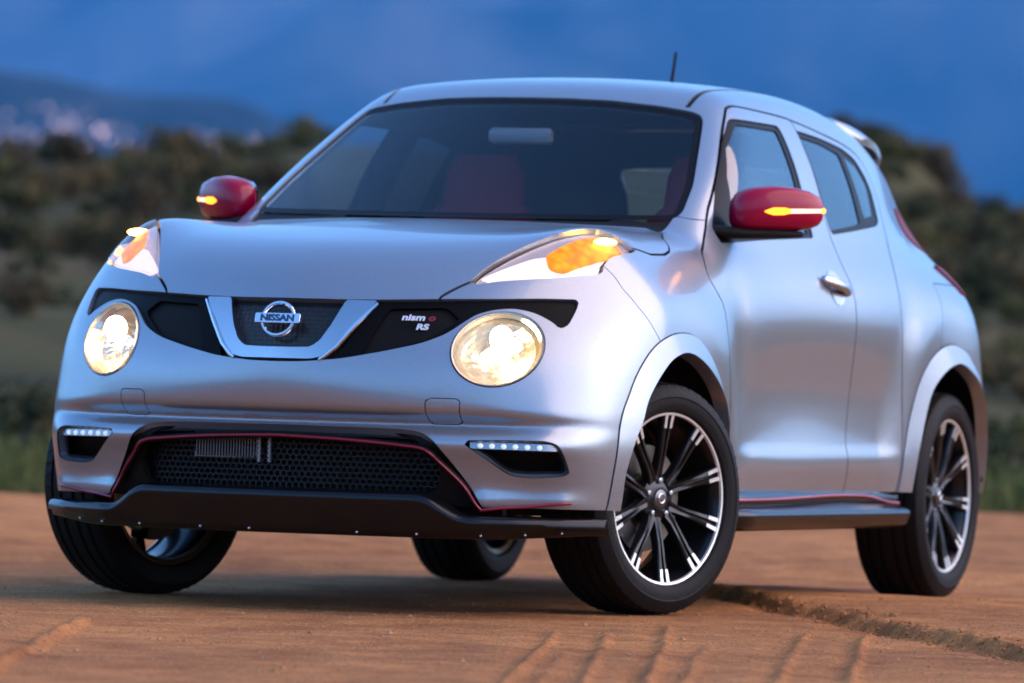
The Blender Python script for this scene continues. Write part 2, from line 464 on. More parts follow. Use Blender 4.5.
AMBER_LIT = mat('amber_lit', (1, .4, .02), .3, 0, 0, (1, .30, .01), .8)
BULB = mat('lamp_bulb', (1, .9, .7), .3, 0, 0, (1, .82, .54), 8)
WARMWHITE = mat('position_lamp', (.62, .56, .52), .3, 0, .2, (1, .74, .60), .22)
REFLECT = mat('lamp_reflector', (.78, .69, .56), .24, 1)
GUIDE = mat('signal_guide', (.9, .7, .5), .3, 0, .4, (1, .55, .34), .45)
LED = mat('led_lamp', (.85, .9, .95), .2, 0, .5, (.75, .88, 1), .12)
REDLENS = mat('red_lens', (.09, .001, .004), .4, 0, 0, (1, .05, .03), .02, spec=.08)
AMBER_BULB = mat('amber_bulb', (1, .6, .1), .3, 0, 0, (1, .52, .05), 4.5)
BLUEINK = mat('dark_blue_letter', (.02, .05, .12), .4)
WHITEINK = mat('white_letter', (.8, .8, .82), .4)
BRASS = mat('bronze_metal', (.55, .36, .18), .3, .9)

def amber_detail():
    n, l, b = nodes(AMBER_LENS); t = n.new('ShaderNodeTexCoord'); v = n.new('ShaderNodeTexVoronoi'); v.inputs['Scale'].default_value = 34
    r = n.new('ShaderNodeMapRange'); r.inputs[1].default_value = .1; r.inputs[2].default_value = .7; r.inputs[3].default_value = .50; r.inputs[4].default_value = .22
    l.new(t.outputs['Object'], v.inputs['Vector']); l.new(v.outputs['Distance'], r.inputs[0]); l.new(r.outputs[0], b.inputs['Emission Strength'])
amber_detail()
# ---------------------------------------------------------------- the car
car = tag(empty('parked_car', (0, .004, 0)), 'silver compact crossover with red mirrors and lit headlamps parked on dirt', 'car')

V0, N0, Q0 = surface_net(.014)
def weld(V, N, T, dist):
    from mathutils.kdtree import KDTree
    kd = KDTree(len(V))
    for i, v in enumerate(V): kd.insert(v, i)
    kd.balance(); rep = np.arange(len(V))
    for i, v in enumerate(V):
        if rep[i] == i:
            for _, j, _ in kd.find_range(v, dist):
                if j > i and rep[j] == j: rep[j] = i
    T = rep[T]; T = T[(T[:, 0] != T[:, 1]) & (T[:, 1] != T[:, 2]) & (T[:, 2] != T[:, 0])]
    _, k = np.unique(np.sort(T, 1), axis=0, return_index=True); T = T[np.sort(k)]
    fn = np.cross(V[T[:, 1]] - V[T[:, 0]], V[T[:, 2]] - V[T[:, 0]])
    return V, N, T[(fn * N[T].mean(1)).sum(1) > 0]
H = M(*weld(V0, N0, np.concatenate([Q0[:, [0, 1, 2]], Q0[:, [0, 2, 3]]]), .0065))
_, H = H.split(H.V[:, 1] - 0.0)
H.V[np.abs(H.V[:, 1]) < 2e-4, 1] = 0
WHOLE = M(H.V.copy(), H.N.copy(), H.T)

def sd(m, poly, plane, *masks):
    ij = {'xz': [0, 2], 'yz': [1, 2], 'xy': [0, 1]}[plane]
    g = sdpoly(m.V[:, ij], poly)
    for k in masks: g = np.maximum(g, k(m.V))
    return g
def gap(m, poly, plane, *masks, w=.002):
    g = sd(m, poly, plane, *masks)
    return m.split(g + w)[0], m.split(g - w)[1]
front = lambda V: .30 - V[:, 0]
def sidemask(V): return SIDE(V[:, 0], V[:, 2]) - .075 - V[:, 1]
def lr(name, m, material, parent, **k):
    """a part on the left and its mirror image on the right"""
    return part(name, m, material, parent), part(name, m.mirrored(), material, parent)

# lower edge of the panels
zb = np.where(H.V[:, 0] > 0, .292, np.where(H.V[:, 0] > -2.2, .337, .33))
H, _ = H.split(zb - H.V[:, 2])

# --- wheel arches with their flares
A_IN = {0: [(.43, .1), (.43, .29), (.432, .40), (.405, .48), (.373, .532), (.339, .60), (.265, .664), (.171, .709), (.035, .728), (-.104, .702), (-.235, .645), (-.32, .578), (-.365, .50), (-.40, .40), (-.42, .30), (-.42, .1)],
        1: [(-2.04, .1), (-2.05, .32), (-2.08, .43), (-2.122, .521), (-2.185, .63), (-2.261, .683), (-2.382, .725), (-2.495, .736), (-2.618, .701), (-2.70, .657), (-2.77, .59), (-2.84, .5), (-2.88, .4), (-2.90, .25), (-2.9, .1)]}
A_OUT = {0: [(.475, .1), (.475, .303), (.464, .512), (.419, .609), (.363, .681), (.279, .74), (.168, .772), (.039, .783), (-.078, .771), (-.19, .718), (-.275, .65), (-.34, .58), (-.38, .50), (-.412, .4), (-.432, .3), (-.435, .1)],
         1: [(-1.95, .1), (-1.955, .35), (-1.994, .508), (-2.064, .638), (-2.145, .716), (-2.266, .771), (-2.42, .796), (-2.55, .776), (-2.649, .723), (-2.74, .67), (-2.81, .6), (-2.87, .5), (-2.91, .4), (-2.93, .25), (-2.93, .1)]}
HALFSIDE = lambda V: .4 - V[:, 1]
for k in (0, 1):
    ring, H = gap(H, spline(A_OUT[k], 6), 'xz', HALFSIDE, w=.0015)
    _, ring = ring.split(sd(ring, spline(A_IN[k], 6), 'xz'))
    di, do = sd(ring, spline(A_IN[k], 6), 'xz'), sd(ring, spline(A_OUT[k], 6), 'xz')
    tt = np.clip(di / np.maximum(di - do, 1e-4), 0, 1)[:, None]; rad_ = ring.V - np.array([(.0, -2.48)[k], 0, .33]); rad_[:, 1] = 0; rad_ /= np.linalg.norm(rad_, axis=1)[:, None]
    fl = M(ring.V + ring.N * (.003 + .010 * (1 - tt)), ring.N + .20 * rad_, ring.T); fl.N /= np.linalg.norm(fl.N, axis=1)[:, None]
    inner = lambda c, k=k: sdpoly(c[:, [0, 2]], spline(A_IN[k], 6)) < .008
    lr('arch_flare', fl + fl.flange(.012, sel=lambda c: ~inner(c)) + fl.flange(.04, sel=inner), PAINT, car)

# --- round headlamps
_t = np.linspace(0, 2 * np.pi, 64, endpoint=False)
HL = np.c_[.5725 + .1085 * np.cos(_t) + .004 * np.sin(_t), .7185 + .1015 * np.sin(_t) - .004 * np.cos(_t)]
hl, H = gap(H, HL, 'yz', front)
# --- signal lamps on top of the fenders
UL = spline([(.633, .472), (.546, .508), (.449, .552), (.353, .596), (.284, .634), (.206, .668), (.160, .705), (.128, .735), (.120, .747), (.17, .752), (.235, .750), (.30, .740), (.345, .738), (.36, .742), (.398, .725), (.472, .666), (.533, .602), (.587, .536)], 4)
ul, H = gap(H, UL, 'xy', lambda V: .8 - V[:, 2])
# --- black grille band
GB = rounded([(-.05, .841), (.163, .841), (.257, .843), (.419, .850), (.552, .855), (.641, .860), (.722, .861), (.724, .833), (.718, .79), (.703, .780), (.684, .797), (.640, .821), (.592, .832), (.548, .828), (.505, .813), (.480, .790), (.445, .757), (.387, .729), (.288, .704), (.185, .682), (.077, .671), (-.05, .669)],
             [0, .02, .02, .02, .02, .02, .012, .02, .02, .02, .02, .02, .02, .02, .02, .02, .02, .03, .03, .03, .03, 0])
gb, H = gap(H, GB, 'yz', front, w=.001)
# --- lower air intake
AI = rounded([(-.05, .498), (.30, .496), (.37, .493), (.408, .487), (.445, .464), (.50, .380), (.553, .292), (.57, .25), (-.05, .25)], [0, .03, .03, .03, .03, .03, .02, 0, 0])
ai, H = gap(H, AI, 'yz', front, w=.001)
# --- recess with the daytime lamps
FG = rounded([(.508, .470), (.609, .474), (.717, .475), (.744, .465), (.753, .439), (.760, .388), (.741, .380), (.671, .374), (.621, .378), (.591, .402), (.559, .430)], .018)
fg, H = gap(H, FG, 'yz', front, w=.001)
# --- tow eye cover
tow, H = gap(H, rounded([(.414, .512), (.497, .512), (.502, .582), (.414, .582)], .012), 'yz', front, w=.0012)
# --- hood
yy = np.linspace(.60, -.05, 14)
HD = [(1.0, -.05), (1.0, .27), (.70, .408), (.633, .468), (.546, .504), (.449, .548), (.353, .592), (.284, .630), (.206, .664), (.160, .701), (.126, .742), (.02, .757), (-.093, .757), (-.15, .75), (-.185, .735), (-.215, .705), (-.34, .655)] + [(-.185 - .5 * y * y, y) for y in yy]
hood, H = gap(H, HD, 'xy', lambda V: .80 - V[:, 2], lambda V: V[:, 2] - 1.16, w=.0028)
# --- windscreen
WS = rounded([(-.05, 1.100), (.30, 1.103), (.475, 1.106), (.62, 1.110), (.650, 1.118), (.654, 1.138), (.634, 1.218), (.605, 1.285), (.580, 1.342), (.548, 1.412), (.532, 1.433), (.503, 1.444), (.413, 1.458), (.265, 1.472), (.13, 1.476), (-.05, 1.477)], .02)
wsm = (lambda V: -1.25 - V[:, 0], lambda V: V[:, 0] - .1)
ws, H = gap(H, WS, 'yz', *wsm)
frit, wsg = None, None
g = sd(ws, WS, 'yz', *wsm); wsg, frit = ws.split(g + .016)
cowl, H = H.split(np.max([H.V[:, 1] - .645, H.V[:, 2] - 1.118, H.V[:, 0] + .1, -.60 - H.V[:, 0], .95 - H.V[:, 2]], 0))
# --- roof moulding
g = np.max([np.abs(H.V[:, 1] - .482) - .0075, H.V[:, 0] + 1.0, -2.62 - H.V[:, 0], 1.38 - H.V[:, 2]], 0)
strip, H = H.split(g)
# --- front bumper
FB = [(.40, 1.1), (.345, .960), (.334, .93), (.332, .895), (.305, .845), (.262, .787), (.22, .74), (.1, .6), (.1, .1), (1.2, .1), (1.2, 1.1)]
bump, H = gap(H, FB, 'xz', w=.0015)
# --- doors and windows
FD = spline([(-.50, .337), (-.42, .45), (-.39, .56), (-.37, .66), (-.372, .78), (-.383, .862), (-.352, .91), (-.335, .955), (-.385, 1.01), (-.437, 1.04), (-.509, 1.087), (-.591, 1.145), (-.655, 1.186), (-.918, 1.357), (-1.07, 1.446), (-1.12, 1.466), (-1.20, 1.471), (-1.514, 1.459), (-1.60, 1.452)], 5, False)
BL = spline([(-1.60, 1.452), (-1.575, 1.32), (-1.542, 1.141), (-1.522, 1.019), (-1.527, .95), (-1.515, .794), (-1.520, .6), (-1.49, .466), (-1.50, .337)], 5, False)
FDp = np.r_[FD, BL[1:], [(-1.50, .30), (-.50, .30)]]
RD = spline([(-1.60, 1.452), (-1.80, 1.429), (-2.1, 1.388), (-2.20, 1.335), (-2.215, 1.25), (-2.15, 1.14), (-2.06, 1.05), (-1.98, .95), (-1.95, .8), (-1.955, .65), (-1.965, .5), (-1.94, .337)], 5, False)
RDp = np.r_[RD, [(-1.94, .30), (-1.5, .30)], BL[::-1][:-1]]
fd, H = gap(H, FDp, 'xz', sidemask, w=.0031); rd, H = gap(H, RDp, 'xz', sidemask, w=.0031)
FW = rounded([(-1.058, 1.430), (-1.445, 1.427), (-1.400, 1.239), (-1.372, 1.092), (-.95, 1.073), (-.548, 1.050), (-.545, 1.090), (-.71, 1.220), (-.90, 1.345)], [.03, .03, .02, .02, .02, .01, .01, .02, .02])
RW = rounded([(-1.592, 1.421), (-1.80, 1.407), (-2.00, 1.385), (-2.11, 1.355), (-2.165, 1.28), (-2.11, 1.165), (-2.05, 1.150), (-1.80, 1.128), (-1.555, 1.108), (-1.56, 1.20)], [.015, .02, .03, .03, .04, .02, .02, .02, .02, .02])
fw, fd = gap(fd, FW, 'xz', sidemask, w=.001); rw, rd = gap(rd, RW, 'xz', sidemask, w=.001)
FWg = rounded([(-1.075, 1.415), (-1.405, 1.412), (-1.366, 1.245), (-1.337, 1.102), (-.95, 1.086), (-.68, 1.071), (-.80, 1.248), (-.91, 1.337)], .012)
RWg = rounded([(-1.61, 1.404), (-1.80, 1.390), (-1.945, 1.366), (-1.92, 1.25), (-1.895, 1.155), (-1.80, 1.143), (-1.572, 1.122), (-1.582, 1.22)], .012)
RWq = rounded([(-1.995, 1.365), (-2.09, 1.335), (-2.13, 1.28), (-2.075, 1.185), (-1.96, 1.172)], .012)
fwg, fwt = fw.split(sd(fw, FWg, 'xz')); rwg, rwt = rw.split(sd(rw, RWg, 'xz')); rwq, rwt = rwt.split(sd(rwt, RWq, 'xz'))
# --- fender, rear bumper, rest of the shell
fen, H = gap(H, [(.6, .1), (.6, 1.2), (-.2, 1.2), (-.50, 1.115), (-.60, 1.112), (-.62, .1)], 'xz', lambda V: .45 - V[:, 1], w=.0015)
TL = spline([(.815, .965), (.80, 1.02), (.765, 1.045), (.715, 1.05), (.70, 1.02), (.73, .975), (.77, .95)], 4)
TU = spline([(.640, 1.10), (.628, 1.16), (.610, 1.21), (.585, 1.225), (.565, 1.19), (.575, 1.13), (.60, 1.085)], 4)
tl, H = gap(H, TL, 'yz', lambda V: V[:, 0] + 2.70); tu, H = gap(H, TU, 'yz', lambda V: V[:, 0] + 2.2)
rbm, H = gap(H, [(-2.30, .1), (-2.31, .80), (-2.36, .90), (-2.40, .985), (-2.9, .985), (-3.5, .80), (-3.5, .1)], 'xz', w=.0015)
hatch, H = gap(H, rounded([(-.05, .70), (.60, .70), (.62, .95), (.56, 1.02), (.53, 1.15), (.47, 1.42), (-.05, 1.44)], .03), 'yz', lambda V: V[:, 0] + 2.45)
rgl, hatch = hatch.split(sd(hatch, rounded([(-.05, 1.10), (.47, 1.10), (.40, 1.36), (-.05, 1.38)], .05), 'yz'))

# --- panels as objects
shell = part('body_shell', H.panel(.02).both(), PAINT, car)
hood_o = part('hood', hood.panel(.022).both(), PAINT, car)
bumper = part('front_bumper', (bump + bump.flange(.03)).both(), PAINT, car)
lr('tow_cover', tow.panel(.008), PAINT, bumper)
fenL, fenR = lr('fender', fen.panel(.02), PAINT, car)
fdL, fdR = lr('front_door', fd.panel(.02), PAINT, car)
rdL, rdR = lr('rear_door', rd.panel(.02), PAINT, car)
for mesh, offs, nm, mt in ((fwt, .004, 'window_trim', GLOSSBLACK), (fwg, .007, 'window_pane', GLASS_S)):
    m = mesh.offset(-offs).panel(.006) if mt is GLOSSBLACK else mesh.offset(-offs)
    part(nm, m, mt, fdL); part(nm, m.mirrored(), mt, fdR)
for mesh, offs, nm, mt in ((rwt, .004, 'window_trim', GLOSSBLACK), (rwg, .007, 'window_pane', GLASS_D), (rwq, .005, 'quarter_pane', GLASS_D)):
    m = mesh.offset(-offs).panel(.006) if mt is GLOSSBLACK else mesh.offset(-offs)
    part(nm, m, mt, rdL); part(nm, m.mirrored(), mt, rdR)
wscreen = part('windscreen', wsg.offset(-.004).both(), GLASS_W, car)
part('windscreen_border', frit.offset(-.0035).both(), GLOSSBLACK, wscreen)
part('wiper_cowl', cowl.offset(-.006).both(), BLACK, car)
lr('roof_moulding', strip.offset(-.004), BLACK, car)
tg = part('tailgate', hatch.panel(.02).both(), PAINT, car)
part('rear_window', rgl.offset(-.004).both(), GLASS_S, tg)
part('rear_bumper', rbm.panel(.02).both(), PAINT, car)
lr('tail_lamp', tl.offset(.006).panel(.02), REDLENS, car); lr('tail_lamp', tu.offset(.003).panel(.02), REDLENS, car)

# --- inner shell: stops light leaking through the panel gaps; open at windows, lamps, arches and intakes
I = WHOLE
I, _ = I.split(.30 - I.V[:, 2])
for poly, pl, mk in ((spline(A_OUT[0], 6), 'xz', (HALFSIDE,)), (spline(A_OUT[1], 6), 'xz', (HALFSIDE,)), (HL, 'yz', (front,)), (UL, 'xy', (lambda V: .8 - V[:, 2],)), (GB, 'yz', (front,)), (AI, 'yz', (front,)), (FG, 'yz', (front,)), (WS, 'yz', wsm), (FWg, 'xz', (sidemask,)), (RWg, 'xz', (sidemask,)), (RWq, 'xz', (sidemask,))):
    _, I = I.split(sd(I, poly, pl, *mk) + .006)
_, I = I.split(sd(I, [(-.05, 1.10), (.47, 1.10), (.40, 1.36), (-.05, 1.38)], 'yz', lambda V: V[:, 0] + 2.45))
part('inner_shell', I.offset(-.024).both(), SHELL, car)

# --- grille: black insert, satin V bar, badge
VB = [(-.05, .678), (.10, .678), (.134, .686), (.163, .714), (.205, .775), (.252, .840), (.170, .840), (.144, .771), (.121, .729), (.098, .710), (.05, .708), (-.05, .708)]
gsurf = M(gb.V, gb.N, gb.T)
grille = empty('grille', (.82, 0, .76), car)
def pin(o, root):                       # keep world place when hanging a mesh under a moved empty
    o.parent = root; o.matrix_parent_inverse = Matrix.Translation(-Vector(root.location)); return o
MESHB = mat('grille_mesh', (.016, .013, .011), .35, .2, .3)
def mesh_pattern(m, sx, depth):
    n, l, b = nodes(m); t = n.new('ShaderNodeTexCoord'); mp = n.new('ShaderNodeMapping'); mp.inputs['Scale'].default_value = (0, sx, sx * 1.25)
    v = n.new('ShaderNodeTexVoronoi'); v.feature = 'DISTANCE_TO_EDGE'; v.inputs['Scale'].default_value = 1; v.inputs['Randomness'].default_value = 0
    mr = n.new('ShaderNodeMapRange'); mr.inputs[1].default_value = .06; mr.inputs[2].default_value = .16; mr.inputs[3].default_value = 1; mr.inputs[4].default_value = 0
    bu = n.new('ShaderNodeBump'); bu.inputs['Strength'].default_value = 1; bu.inputs['Distance'].default_value = depth
    l.new(t.outputs['Object'], mp.inputs[0]); l.new(mp.outputs[0], v.inputs['Vector']); l.new(v.outputs['Distance'], mr.inputs[0]); l.new(mr.outputs[0], bu.inputs['Height']); l.new(bu.outputs[0], b.inputs['Normal'])
mesh_pattern(MESHB, 70, .002)
gmid, gside = gsurf.split(sd(gsurf, [(-.05, .6), (.14, .6), (.26, .9), (-.05, .9)], 'yz'))
pin(part('grille_mesh', gmid.offset(-.03, (1, 0, 0)).both(), MESHB, None), grille)
g = sd(gside, rounded([(.20, .60), (.285, .825), (.43, .832), (.47, .80), (.40, .742), (.25, .70)], .01), 'yz')
gpan, gfrm = gside.split(g)
[pin(o, grille) for o in lr('grille_surround', gfrm.offset(-.010).panel(.02), GLOSSBLACK, None)]
[pin(o, grille) for o in lr('grille_side_panel', gpan.offset(-.020), BLACK, None)]
vb, _ = gsurf.split(sd(gsurf, VB, 'yz'))
vface, vrim = vb.split(sd(vb, np.array(VB) * 1.0, 'yz') + .0)
vsat = vb.offset(.002)
vbar = pin(part('grille_bar', (vsat + vsat.flange(.034, (1, 0, 0))).both(), SATIN, None), grille)
ob = on_front([(.121, .6795), (.134, .688), (.163, .716), (.205, .777), (.249, .836)])
for s in (1, -1):
    gq = G(); gq.tube(ob * [1, s, 1] + np.array([.002, .004 * s, -.003]), [.004, .006, .007, .007, .004], 8)
    pin(gq.obj('chrome_edge', CHROME), grille)
bd = np.array([.860, 0, .783]); til = 20
badge = empty('badge', bd, car); badge.rotation_euler = (0, R(-18), 0)
def to_badge(o): o.parent = badge; o.matrix_parent_inverse = Matrix.Identity(4); return o
gq = G(); gq.lathe([(.041, -.006), (.041, .004), (.044, .008), (.049, .008), (.052, .003), (.052, -.006)], 48, 'x'); to_badge(gq.obj('badge_ring', CHROME))
gq = G(); gq.extrude(rounded([(-.066, -.014), (.066, -.014), (.066, .014), (-.066, .014)], .005), -.004, .011, 'yz'); to_badge(gq.obj('badge_bar', CHROME, bevel=.001))
def text(s, size, material, name, extrude=.001, bold=.0):
    c = bpy.data.curves.new(name, 'FONT'); c.body = s; c.size = size; c.extrude = extrude; c.offset = bold; c.align_x = 'CENTER'; c.align_y = 'CENTER'
    o = bpy.data.objects.new(name, c); COL.objects.link(o); bpy.context.view_layer.update()
    me = bpy.data.meshes.new_from_object(o.evaluated_get(bpy.context.evaluated_depsgraph_get())); bpy.data.objects.remove(o)
    me.materials.clear(); me.materials.append(material); o = bpy.data.objects.new(name, me); COL.objects.link(o); return o
FRONTROT = Matrix(((0, 0, 1, 0), (1, 0, 0, 0), (0, 1, 0, 0), (0, 0, 0, 1)))     # text plane facing +x, reading towards +y
def place_text(o, loc, sx=1, yaw=0, pitch=0, parent=None, shear=0):
    me = o.data
    sh = Matrix.Identity(4); sh[0][1] = shear
    me.transform(sh); me.transform(Matrix.Diagonal((sx, 1, 1, 1))); me.transform(Matrix.Translation(Vector(loc)) @ Matrix.Rotation(yaw, 4, 'Z') @ Matrix.Rotation(-pitch, 4, 'Y') @ FRONTROT)
    if parent: o.parent = parent
    return o
to_badge(place_text(text('NISSAN', .0245, BLUEINK, 'badge_lettering', .0008, .0011), (.0118, 0, -.0004), 1.20))
pl = on_front([(.367, .788)])[0]; nn = normals(pl[None])[0]; ya = math.atan2(nn[1], nn[0]); pi_ = math.asin(nn[2])
nisw = text('nism', .026, WHITEINK, 'emblem_lettering', .001, .0008); niso = text('o', .026, REDTRIM, 'emblem_letter', .001, .0012); rs = text('RS', .024, WHITEINK, 'emblem_lettering', .001, .0010)
for o, dy, dz in ((nisw, -.012, .012), (niso, .038, .012), (rs, .012, -.013)):
    pin(place_text(o, pl + nn * -.006 + dy * np.array([-math.sin(ya), math.cos(ya), 0]) + np.array([0, 0, dz]), 1.3, ya, pi_, None, .2), grille)

# --- headlamps
def loft_in(ring, centre, steps):
    """bowl from a rim ring to smaller rings: steps = (scale, push along -axis)"""
    ax = np.array([.86, .42, .28]); ax /= np.linalg.norm(ax)
    return [centre + (ring - centre) * s - ax * d for s, d in steps]
rim = on_front(HL); cen = rim.mean(0)
for s in (1, -1):
    f = np.array([1, s, 1.])
    root = empty('headlamp', cen * f, car)
    gq = G(); gq.grid([r * f for r in loft_in(rim, cen, [(.985, .0), (.97, .012), (.90, .022), (.885, .034)])], closed_u=True)
    pin(gq.obj('lamp_bezel', REFLECT), root)
    rj = np.random.default_rng(12); bowl = []
    for q, (sc_, dp) in enumerate([(.885, .034), (.84, .048), (.74, .062), (.62, .076), (.50, .088), (.36, .098), (.20, .105), (.02, .108)]):
        rr_ = loft_in(rim[(q % 2) * 1::2][:32], cen, [(sc_, dp)])[0]
        bowl.append((rr_ + (rj.normal(0, .0006, rr_.shape) if 0 < q < 7 else 0)) * f)
    gq = G(); gq.grid(bowl, closed_u=True); pin(gq.obj('lamp_reflector', REFLECT, smooth=False), root)
    gq = G(); gq.grid([r * f for r in loft_in(rim, cen, [(.998, -.002), (.985, -.006), (.955, -.005), (.945, .002)])], closed_u=True); pin(gq.obj('lamp_rim', SATIN), root)
    m = hl.offset(.004).panel(.008); m = m if s == 1 else m.mirrored()
    pin(part('lamp_lens', m, LENS, None), root)
    c2 = cen + np.array([-.022, -.0, .030])
    pin(gq.obj('projector_ring', REFLECT), root)
    gq = G(); gq.sphere(c2 * f, (.018, .034, .034)); pin(gq.obj('lamp_bulb', BULB), root)

# --- signal lamps
for s in (1, -1):
    fl_ = (lambda m: m) if s == 1 else (lambda m: m.mirrored())
    root = empty('signal_lamp', np.array([.35, .66 * s, .99]), car)
    pin(part('lamp_lens', fl_(ul.offset(.004).panel(.01)), LENS, None), root)
    floor = ul.offset(-.016)
    amb = rounded([(.43, .600), (.28, .655), (.205, .682), (.165, .715), (.20, .742), (.30, .728), (.36, .705), (.445, .66), (.465, .625)], .015)
    g = sd(floor, amb, 'xy')
    am, wh = floor.split(g)
    g2 = sd(wh, rounded([(.60, .475), (.46, .575), (.40, .64), (.345, .728), (.40, .715), (.475, .655), (.535, .59), (.585, .53)], .01), 'xy')
    wl_, rest = wh.split(g2)
    pin(part('amber_reflector', fl_(am.panel(.004)), AMBER_LENS, None), root)
    pin(part('position_lamp', fl_(wl_.panel(.004)), WARMWHITE, None), root)
    pin(part('lamp_housing', fl_(rest.panel(.03)), AMBER_HOUSING, None), root)
    gq = G(); b = on_top([(.245, .705)])[0] + np.array([0, 0, -.008]); gq.sphere(b * [1, s, 1], (.046, .030, .011)); pin(gq.obj('amber_bulb', AMBER_BULB, None), root)

# --- lower intake: dark box, mesh, fins, red line
intake = empty('air_intake', (.78, 0, .39), car)
aif = ai.flange(.11, (1, 0, .0)); pin(part('intake_duct', aif.both(), BLACK, None), intake)
pin(part('intake_back', ai.offset(-.11, (1, 0, 0)).both(), SHELL, None), intake)
frame = ai.offset(-.022, (1, 0, 0)); g = sd(frame, rounded([(-.05, .492), (.30, .49), (.39, .470), (.445, .39), (.43, .33), (.36, .315), (-.05, .315)], .02), 'yz')
pin(part('intake_frame', frame.split(g)[1].both().panel(.02), BLACK, None), intake)
red = np.array([(0, .470), (.133, .466), (.25, .460), (.353, .452), (.405, .446), (.43, .433), (.455, .405), (.50, .355), (.543, .290), (.552, .284)])
rp = on_front(spline(red, 6, False)); rp[:, 0] += .002 - .012 * sstep(.43, .40, rp[:, 1]); rp = np.r_[rp[:0:-1] * [1, -1, 1], rp]
gq = G(); gq.tube(rp, .0036, 8); pin(gq.obj('red_line', REDTRIM), intake)
gq = G(); gq.tube(rp[10:-10] + np.array([-.008, 0, .0]), .009, 8); pin(gq.obj('red_line_carrier', BLACK), intake)
for s in (1, -1):
    ro = spline([(.546, .283), (.60, .291), (.66, .296), (.72, .304), (.762, .309)], 6, False); q = on_front(ro) * [1, s, 1]; q[:, 0] += .004
    gq = G(); gq.tube(q, .0042, 8); gq.obj('red_line', REDTRIM, bumper)
HEX = mat('intake_mesh', (.030, .027, .025), .4, .3)
gq = G()
for iy in range(-24, 26):
    for iz in range(0, 10):
        y0 = iy * .0182 + (iz % 2) * .0091; z0 = .320 + iz * .0150
        if not -.42 < y0 < .44 or z0 > .468: continue
        x0 = .775 - .42 * y0 * y0
        a = [np.array([x0, y0 + .0090 * math.cos(t), z0 + .0076 * math.sin(t)]) for t in np.linspace(0, 2 * np.pi, 7)[:-1] + np.pi / 6]
        b_ = [np.array([x0 - .012, y0 + .0070 * math.cos(t), z0 + .0060 * math.sin(t)]) for t in np.linspace(0, 2 * np.pi, 7)[:-1] + np.pi / 6]
        gq.grid([a, b_], closed_u=True)
        c_ = [np.array([x0, y0 + .0106 * math.cos(t), z0 + .0090 * math.sin(t)]) for t in np.linspace(0, 2 * np.pi, 7)[:-1] + np.pi / 6]
        gq.grid([c_, a], closed_u=True)
pin(gq.obj('intake_mesh', HEX, smooth=False), intake)
gq = G()
for k in range(22): gq.box((.758, -.27 + k * .0085, .445), (.03, .003, .075))
gq.box((.753, -.18, .41), (.02, .20, .012)); gq.box((.753, -.18, .475), (.02, .20, .01))
pin(gq.obj('cooler_fins', mat('cooler_metal', (.16, .15, .14), .4, .8), smooth=False), intake)
gq = G()
for y0 in (-.075, -.045):
    gq = G(); gq.box((.787, y0, .444), (.006, .006, .10))
    for k in range(8): gq.box((.79, y0, .40 + k * .0125), (.012, .007, .0085))
    pin(gq.obj('bracket_tab', bpy.data.materials.get('bracket_metal') or mat('bracket_metal', (.30, .29, .28), .4, .7), smooth=False), intake)

# --- recesses with daytime lamps
for s in (1, -1):
    fl_ = (lambda m: m) if s == 1 else (lambda m: m.mirrored())
    root = empty('daytime_lamp', np.array([.70, .64 * s, .43]), car)
    pin(part('recess_wall', fl_(fg.flange(.075, (1, .15, 0))), GLOSSBLACK, None), root)
    pin(part('recess_back', fl_(fg.offset(-.075, (1, .15, 0))), BLACK, None), root)
    q = on_front(np.c_[np.linspace(.530, .738, 14), np.linspace(.460, .458, 14)]) - np.array([.016, .002, 0])
    rows = []
    for dz, dx in ((.008, -.012), (.008, 0), (-.010, .002), (-.012, -.012)): rows.append((q + [dx, 0, dz]) * [1, s, 1])
    gq = G(); gq.grid(rows, closed_v=True); pin(gq.obj('lamp_strip', mat('lamp_strip_metal', (.35, .37, .40), .25, .8) if s == 1 else bpy.data.materials['lamp_strip_metal']), root)
    for t in np.linspace(1.6, 10.6, 6):
        i = int(t); c = (q[i] * (1 - t + i) + q[i + 1] * (t - i)) * [1, s, 1]
        gq = G(); gq.sphere(c + np.array([.001, 0, -.002]), (.006, .0085, .0075), 12, 8); pin(gq.obj('led', LED), root)

# --- front splitter
ys = np.linspace(0, .832, 40)
def spl_x(y): return np.interp(y, [0, .15, .3, .45, .55, .65, .75, .83, .86], [.885, .878, .858, .820, .775, .705, .620, .525, .42])
zt = .318 - .060 * sstep(.40, .53, ys)
zbm = .205 + .018 * sstep(.55, .86, ys)
xs = spl_x(ys)
pf = np.c_[xs, ys, zt]
rows = []
def srow(dx, z): r = np.c_[xs + dx, ys, z]; return np.r_[r[:0:-1] * [1, -1, 1], r]
gq = G(); gq.grid([srow(-.12, zt + .012), srow(-.025, zt + .010), srow(-.008, zt + .004), srow(0, zt - .006), srow(-.002, zt - .018), srow(-.022, zbm + .02), srow(-.028, zbm + .004), srow(-.04, zbm), srow(-.20, zbm + .002)])
split_o = gq.obj('front_splitter', LIP, car, sharp=60)
for y0 in (-.66, -.56, -.42, -.22, -.07, .24, .40, .56, .66, .74):
    gq = G(); gq.sphere((spl_x(abs(y0)) - .024, y0, .215 + .018 * float(sstep(.55, .86, abs(y0)))), .0042, 10, 6); gq.obj('screw', SATIN, split_o)

